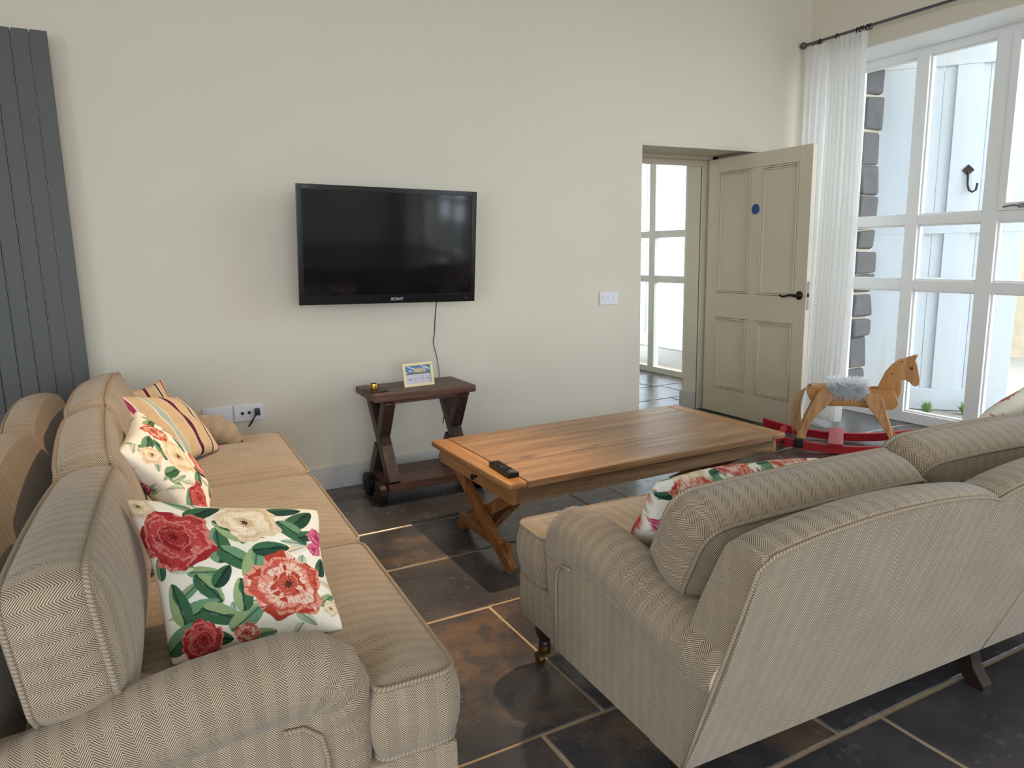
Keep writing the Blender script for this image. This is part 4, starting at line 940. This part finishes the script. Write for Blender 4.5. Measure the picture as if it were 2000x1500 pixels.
# ================================================================== ROCKING HORSE
HD = Vector((0.604, -0.797, 0)); HN = Vector((0.797, 0.604, 0)); HC = HN*5.065
hr = tag(empty('rocking_horse', (HC.x, HC.y, 0), math.atan2(-0.797, 0.604)), 'wooden rocking horse on red rockers with a grey fleece saddle by the window', 'rocking horse')
# local frame of the horse: x forward, y away from the viewer (n - 5.065), z up
def unpx(px, py, a=5.065, k=0.0):
    d = fwd + R_*((px-1000)/F_PX) - U_*((py-750)/F_PX); o_ = Vector((0, 0, CAM_H))
    # plane HN.p = a + k*z
    nn = HN - Vector((0, 0, k)); t_ = (a - nn.dot(o_))/nn.dot(d); p = o_+d*t_
    return (HD.dot(p), HN.dot(p)-5.065, p.z)
Z3 = lambda x, y: (1540+x*0.14667, 680+y*0.14667)
def board(name, pts, th, mat, a=5.065, k=0.0, bev=0.006, mirror=False):
    P = [unpx(*Z3(*p), a, k) for p in pts]
    if mirror: P = [(x, -y, z) for x, y, z in P]
    return MB().prism(P, lambda p, s: (p[0], p[1]+(-th/2 if s == 0 else th/2), p[2])).build(name, mat, hr, bevel=bev)
head = [(1185, 560), (1200, 490), (1235, 420), (1290, 312), (1370, 222), (1470, 152), (1600, 115), (1680, 90), (1728, 84), (1706, 125), (1690, 165), (1715, 225), (1732, 320), (1745, 420), (1738, 485), (1695, 507), (1655, 498), (1640, 486), (1605, 450), (1560, 425), (1525, 408), (1508, 440), (1502, 540), (1492, 600), (1455, 670), (1380, 700), (1220, 690)]
board('head', head, 0.034, 'pine_z')
bodyp = [(228, 540), (300, 505), (540, 520), (800, 535), (1080, 547), (1398, 560), (1440, 640), (1468, 735), (1440, 788), (1375, 818), (1300, 822), (1150, 806), (1000, 788), (840, 770), (520, 768), (330, 745), (270, 660)]
board('body_side', bodyp, 0.024, 'pine', 5.005); 
P = [unpx(*Z3(*p), 5.005) for p in bodyp]
MB().prism([(x, 0.06, z) for x, y, z in P], lambda p, s: (p[0], p[1]+(-0.012 if s == 0 else 0.012), p[2])).build('body_side', 'pine', hr, bevel=0.006)
q0, q1 = P[1], P[4]
MB().add([(q0[0], -0.05, q0[2]-0.012), (q1[0], -0.05, q1[2]-0.012), (q1[0], 0.05, q1[2]-0.012), (q0[0], 0.05, q0[2]-0.012), (q0[0], -0.05, q0[2]+0.004), (q1[0], -0.05, q1[2]+0.004), (q1[0], 0.05, q1[2]+0.004), (q0[0], 0.05, q0[2]+0.004)], [(0, 1, 2, 3), (4, 7, 6, 5), (0, 4, 5, 1), (1, 5, 6, 2), (2, 6, 7, 3), (3, 7, 4, 0)]).build('seat_board', 'pine', hr, bevel=0.003)
fleg = [(1018, 655), (1050, 615), (1125, 600), (1205, 618), (1265, 685), (1298, 790), (1312, 900), (1345, 1020), (1405, 1185), (1462, 1302), (1378, 1318), (1360, 1255), (1300, 1130), (1195, 965), (1100, 830), (1040, 750)]
hleg = [(330, 690), (375, 600), (420, 556), (480, 541), (550, 575), (602, 640), (585, 700), (510, 772), (400, 872), (330, 955), (255, 1090), (222, 1205), (105, 1210), (100, 1165), (150, 1080), (205, 950), (270, 820)]
for pts in (fleg, hleg):
    k = 0.24; a0 = 4.978-0.24*0.42+0.0
    P = [unpx(*Z3(*p), a0, k) for p in pts]
    for sg in (1, -1):
        MB().prism([(x, y*sg, z) for x, y, z in P], lambda p, s: (p[0], p[1]+(-0.013 if s == 0 else 0.013), p[2])).build('leg', 'pine_z', hr, bevel=0.006)
RR = 1.75
for sg in (-1, 1):
    y = sg*0.177; arc = [(-0.47+0.94*i/24) for i in range(25)]
    hi = [(x, 0.058+RR-math.sqrt(RR*RR-x*x)) for x in arc]; lo = [(x, 0.004+RR-math.sqrt(RR*RR-x*x)) for x in arc]
    MB().prism(hi+lo[::-1], lambda p, s: (p[0], y+(-0.014 if s == 0 else 0.014), p[1])).build('rocker', 'red_paint', hr, bevel=0.004)
    for x in (-0.31, 0.28): MB().lathe([(0.001, 0), (0.012, 0), (0.012, 0.006), (0.001, 0.006)], 12, Matrix.Translation((x, sg*0.195, 0.055)) @ Matrix.Rotation(-sg*PI/2, 4, 'X')).build('bolt', 'iron', hr)
one('footrest', 'red_paint', -0.045, 0.045, -0.225, 0.225, 0.064, 0.078, parent=hr, bevel=0.004)
for x in (-0.33, 0.36): one('cross_bar', 'red_paint', x-0.02, x+0.02, -0.164, 0.164, 0.05+x*x/3.5-0.03, 0.05+x*x/3.5+0.0, parent=hr, bevel=0.003)
q = unpx(*Z3(135, 1262), 4.87); one('hoof_cap', 'black_plastic', q[0]-0.028, q[0]+0.028, q[1]-0.02, q[1]+0.02, q[2]-0.03, q[2]+0.03, parent=hr, bevel=0.008)
for px in ((1640, 270),):
    e = unpx(*Z3(*px), 5.046); MB().lathe([(0.001, 0), (0.009, 0), (0.008, 0.004), (0.001, 0.005)], 14, Matrix.Translation((e[0], -0.017, e[2])) @ Matrix.Rotation(PI/2, 4, 'X')).build('eye', 'leg_dark', hr)
for px in ((1518, 182), (1378, 345)):
    e = unpx(*Z3(*px), 5.046); MB().lathe([(0.001, 0), (0.005, 0), (0.005, 0.001), (0.001, 0.0015)], 10, Matrix.Translation((e[0], -0.017, e[2])) @ Matrix.Rotation(PI/2, 4, 'X')).build('peg', 'leg_dark', hr)
# fleece saddle: a pad carrying many locks
f0, f1 = unpx(*Z3(560, 520), 5.0)[0], unpx(*Z3(1010, 520), 5.0)[0]; zt_ = (q0[2]+q1[2])/2+0.006
pad = MB(); prof = [(-0.078, zt_-0.05), (-0.078, zt_-0.01), (-0.06, zt_+0.012), (0, zt_+0.02), (0.06, zt_+0.012), (0.078, zt_-0.01), (0.078, zt_-0.05), (0.074, zt_-0.05), (0.074, zt_-0.012), (0.05, zt_+0.002), (0, zt_+0.006), (-0.05, zt_+0.002), (-0.074, zt_-0.012), (-0.074, zt_-0.05)]
pad.prism(prof, lambda p, s: (f0 if s == 0 else f1, p[0], p[1])); sad = pad.build('saddle', 'fleece', hr)
lk = MB()
for _ in range(5200):
    x = random.uniform(f0-0.01, f1+0.01); k = random.uniform(0, 5.999); i = int(k); a_, c_ = prof[i], prof[i+1]; fr2 = k-i
    y, z = a_[0]+(c_[0]-a_[0])*fr2, a_[1]+(c_[1]-a_[1])*fr2; nz = Vector((0, (y/0.08), 0.9 if i in (1, 2, 3, 4) else 0.1)).normalized()
    p = Vector((x, y, z)); d1 = (nz*0.7+Vector((random.gauss(0, .35), random.gauss(0, .3), -0.25+random.gauss(0, .3)))).normalized(); ln = random.uniform(0.03, 0.06)
    s = d1.orthogonal().normalized()*0.0022; tip = p+d1*ln+Vector((0, 0, -0.008)); md = p+d1*ln*0.55
    lk.add([p-s, p+s, md+s*0.9, md-s*0.9, tip], [(0, 1, 2, 3), (3, 2, 4)])
o = lk.build('fleece_locks', 'fleece', sad, recalc=False); o['kind'] = 'stuff'
# tail
tp = unpx(*Z3(235, 520), 5.065); te = unpx(*Z3(125, 1150), 5.05); tl = MB()
for _ in range(110):
    a1, a2 = random.gauss(0, 0.010), random.gauss(0, 0.014); sx = random.gauss(0, 0.014); ln = random.uniform(0.75, 1.0)
    pts = []
    for k in range(7):
        s = k/6*ln; base_ = Vector(tp).lerp(Vector(te), s); bow = -0.05*math.sin(PI*min(1, s*1.1))*(1-s*0.5)
        pts.append(base_+Vector((bow+a1*min(1, s*4)+sx*s, a2*min(1, s*4), 0.012*math.sin(PI*min(1, s*3)))))
    tl.tube(pts, [0.0024]*6+[0.001], 4, cap=False)
o = tl.build('tail', 'tail_fibre', hr, recalc=False); o['kind'] = 'stuff'

# ================================================================== CEILING LAMP (above the frame)
lp = tag(empty('ceiling_lamp', (2.0, 2.45, ZC)), 'warm ceiling spotlight hanging above the coffee table', 'ceiling lamp')
MB().lathe([(0.002, -0.02), (0.05, -0.02), (0.05, 0.0), (0.002, 0.0)], 20).build('ceiling_rose', 'chrome', lp)
MB().tube([(0, 0, -0.02), (0, 0, -0.2)], 0.006, 8).build('stem', 'chrome', lp)
MB().lathe([(0.02, -0.19), (0.045, -0.21), (0.055, -0.30), (0.051, -0.30), (0.041, -0.214), (0.018, -0.196)], 20).build('shade', 'chrome', lp, smooth=True)
ld = bpy.data.lights.new('lamp_bulb', 'SPOT'); ld.energy = LAMP_W; ld.color = (1.0, 0.70, 0.42); ld.shadow_soft_size = 0.035; ld.spot_size = math.radians(48); ld.spot_blend = 0.9
lo_ = bpy.data.objects.new('lamp_bulb', ld); C.objects.link(lo_); lo_.parent = lp; lo_.location = (0, 0, -0.31); lo_.rotation_euler = (Vector((0.70, 2.62, 0.4))-Vector((2.0, 2.45, ZC-0.31))).to_track_quat('-Z', 'Y').to_euler()
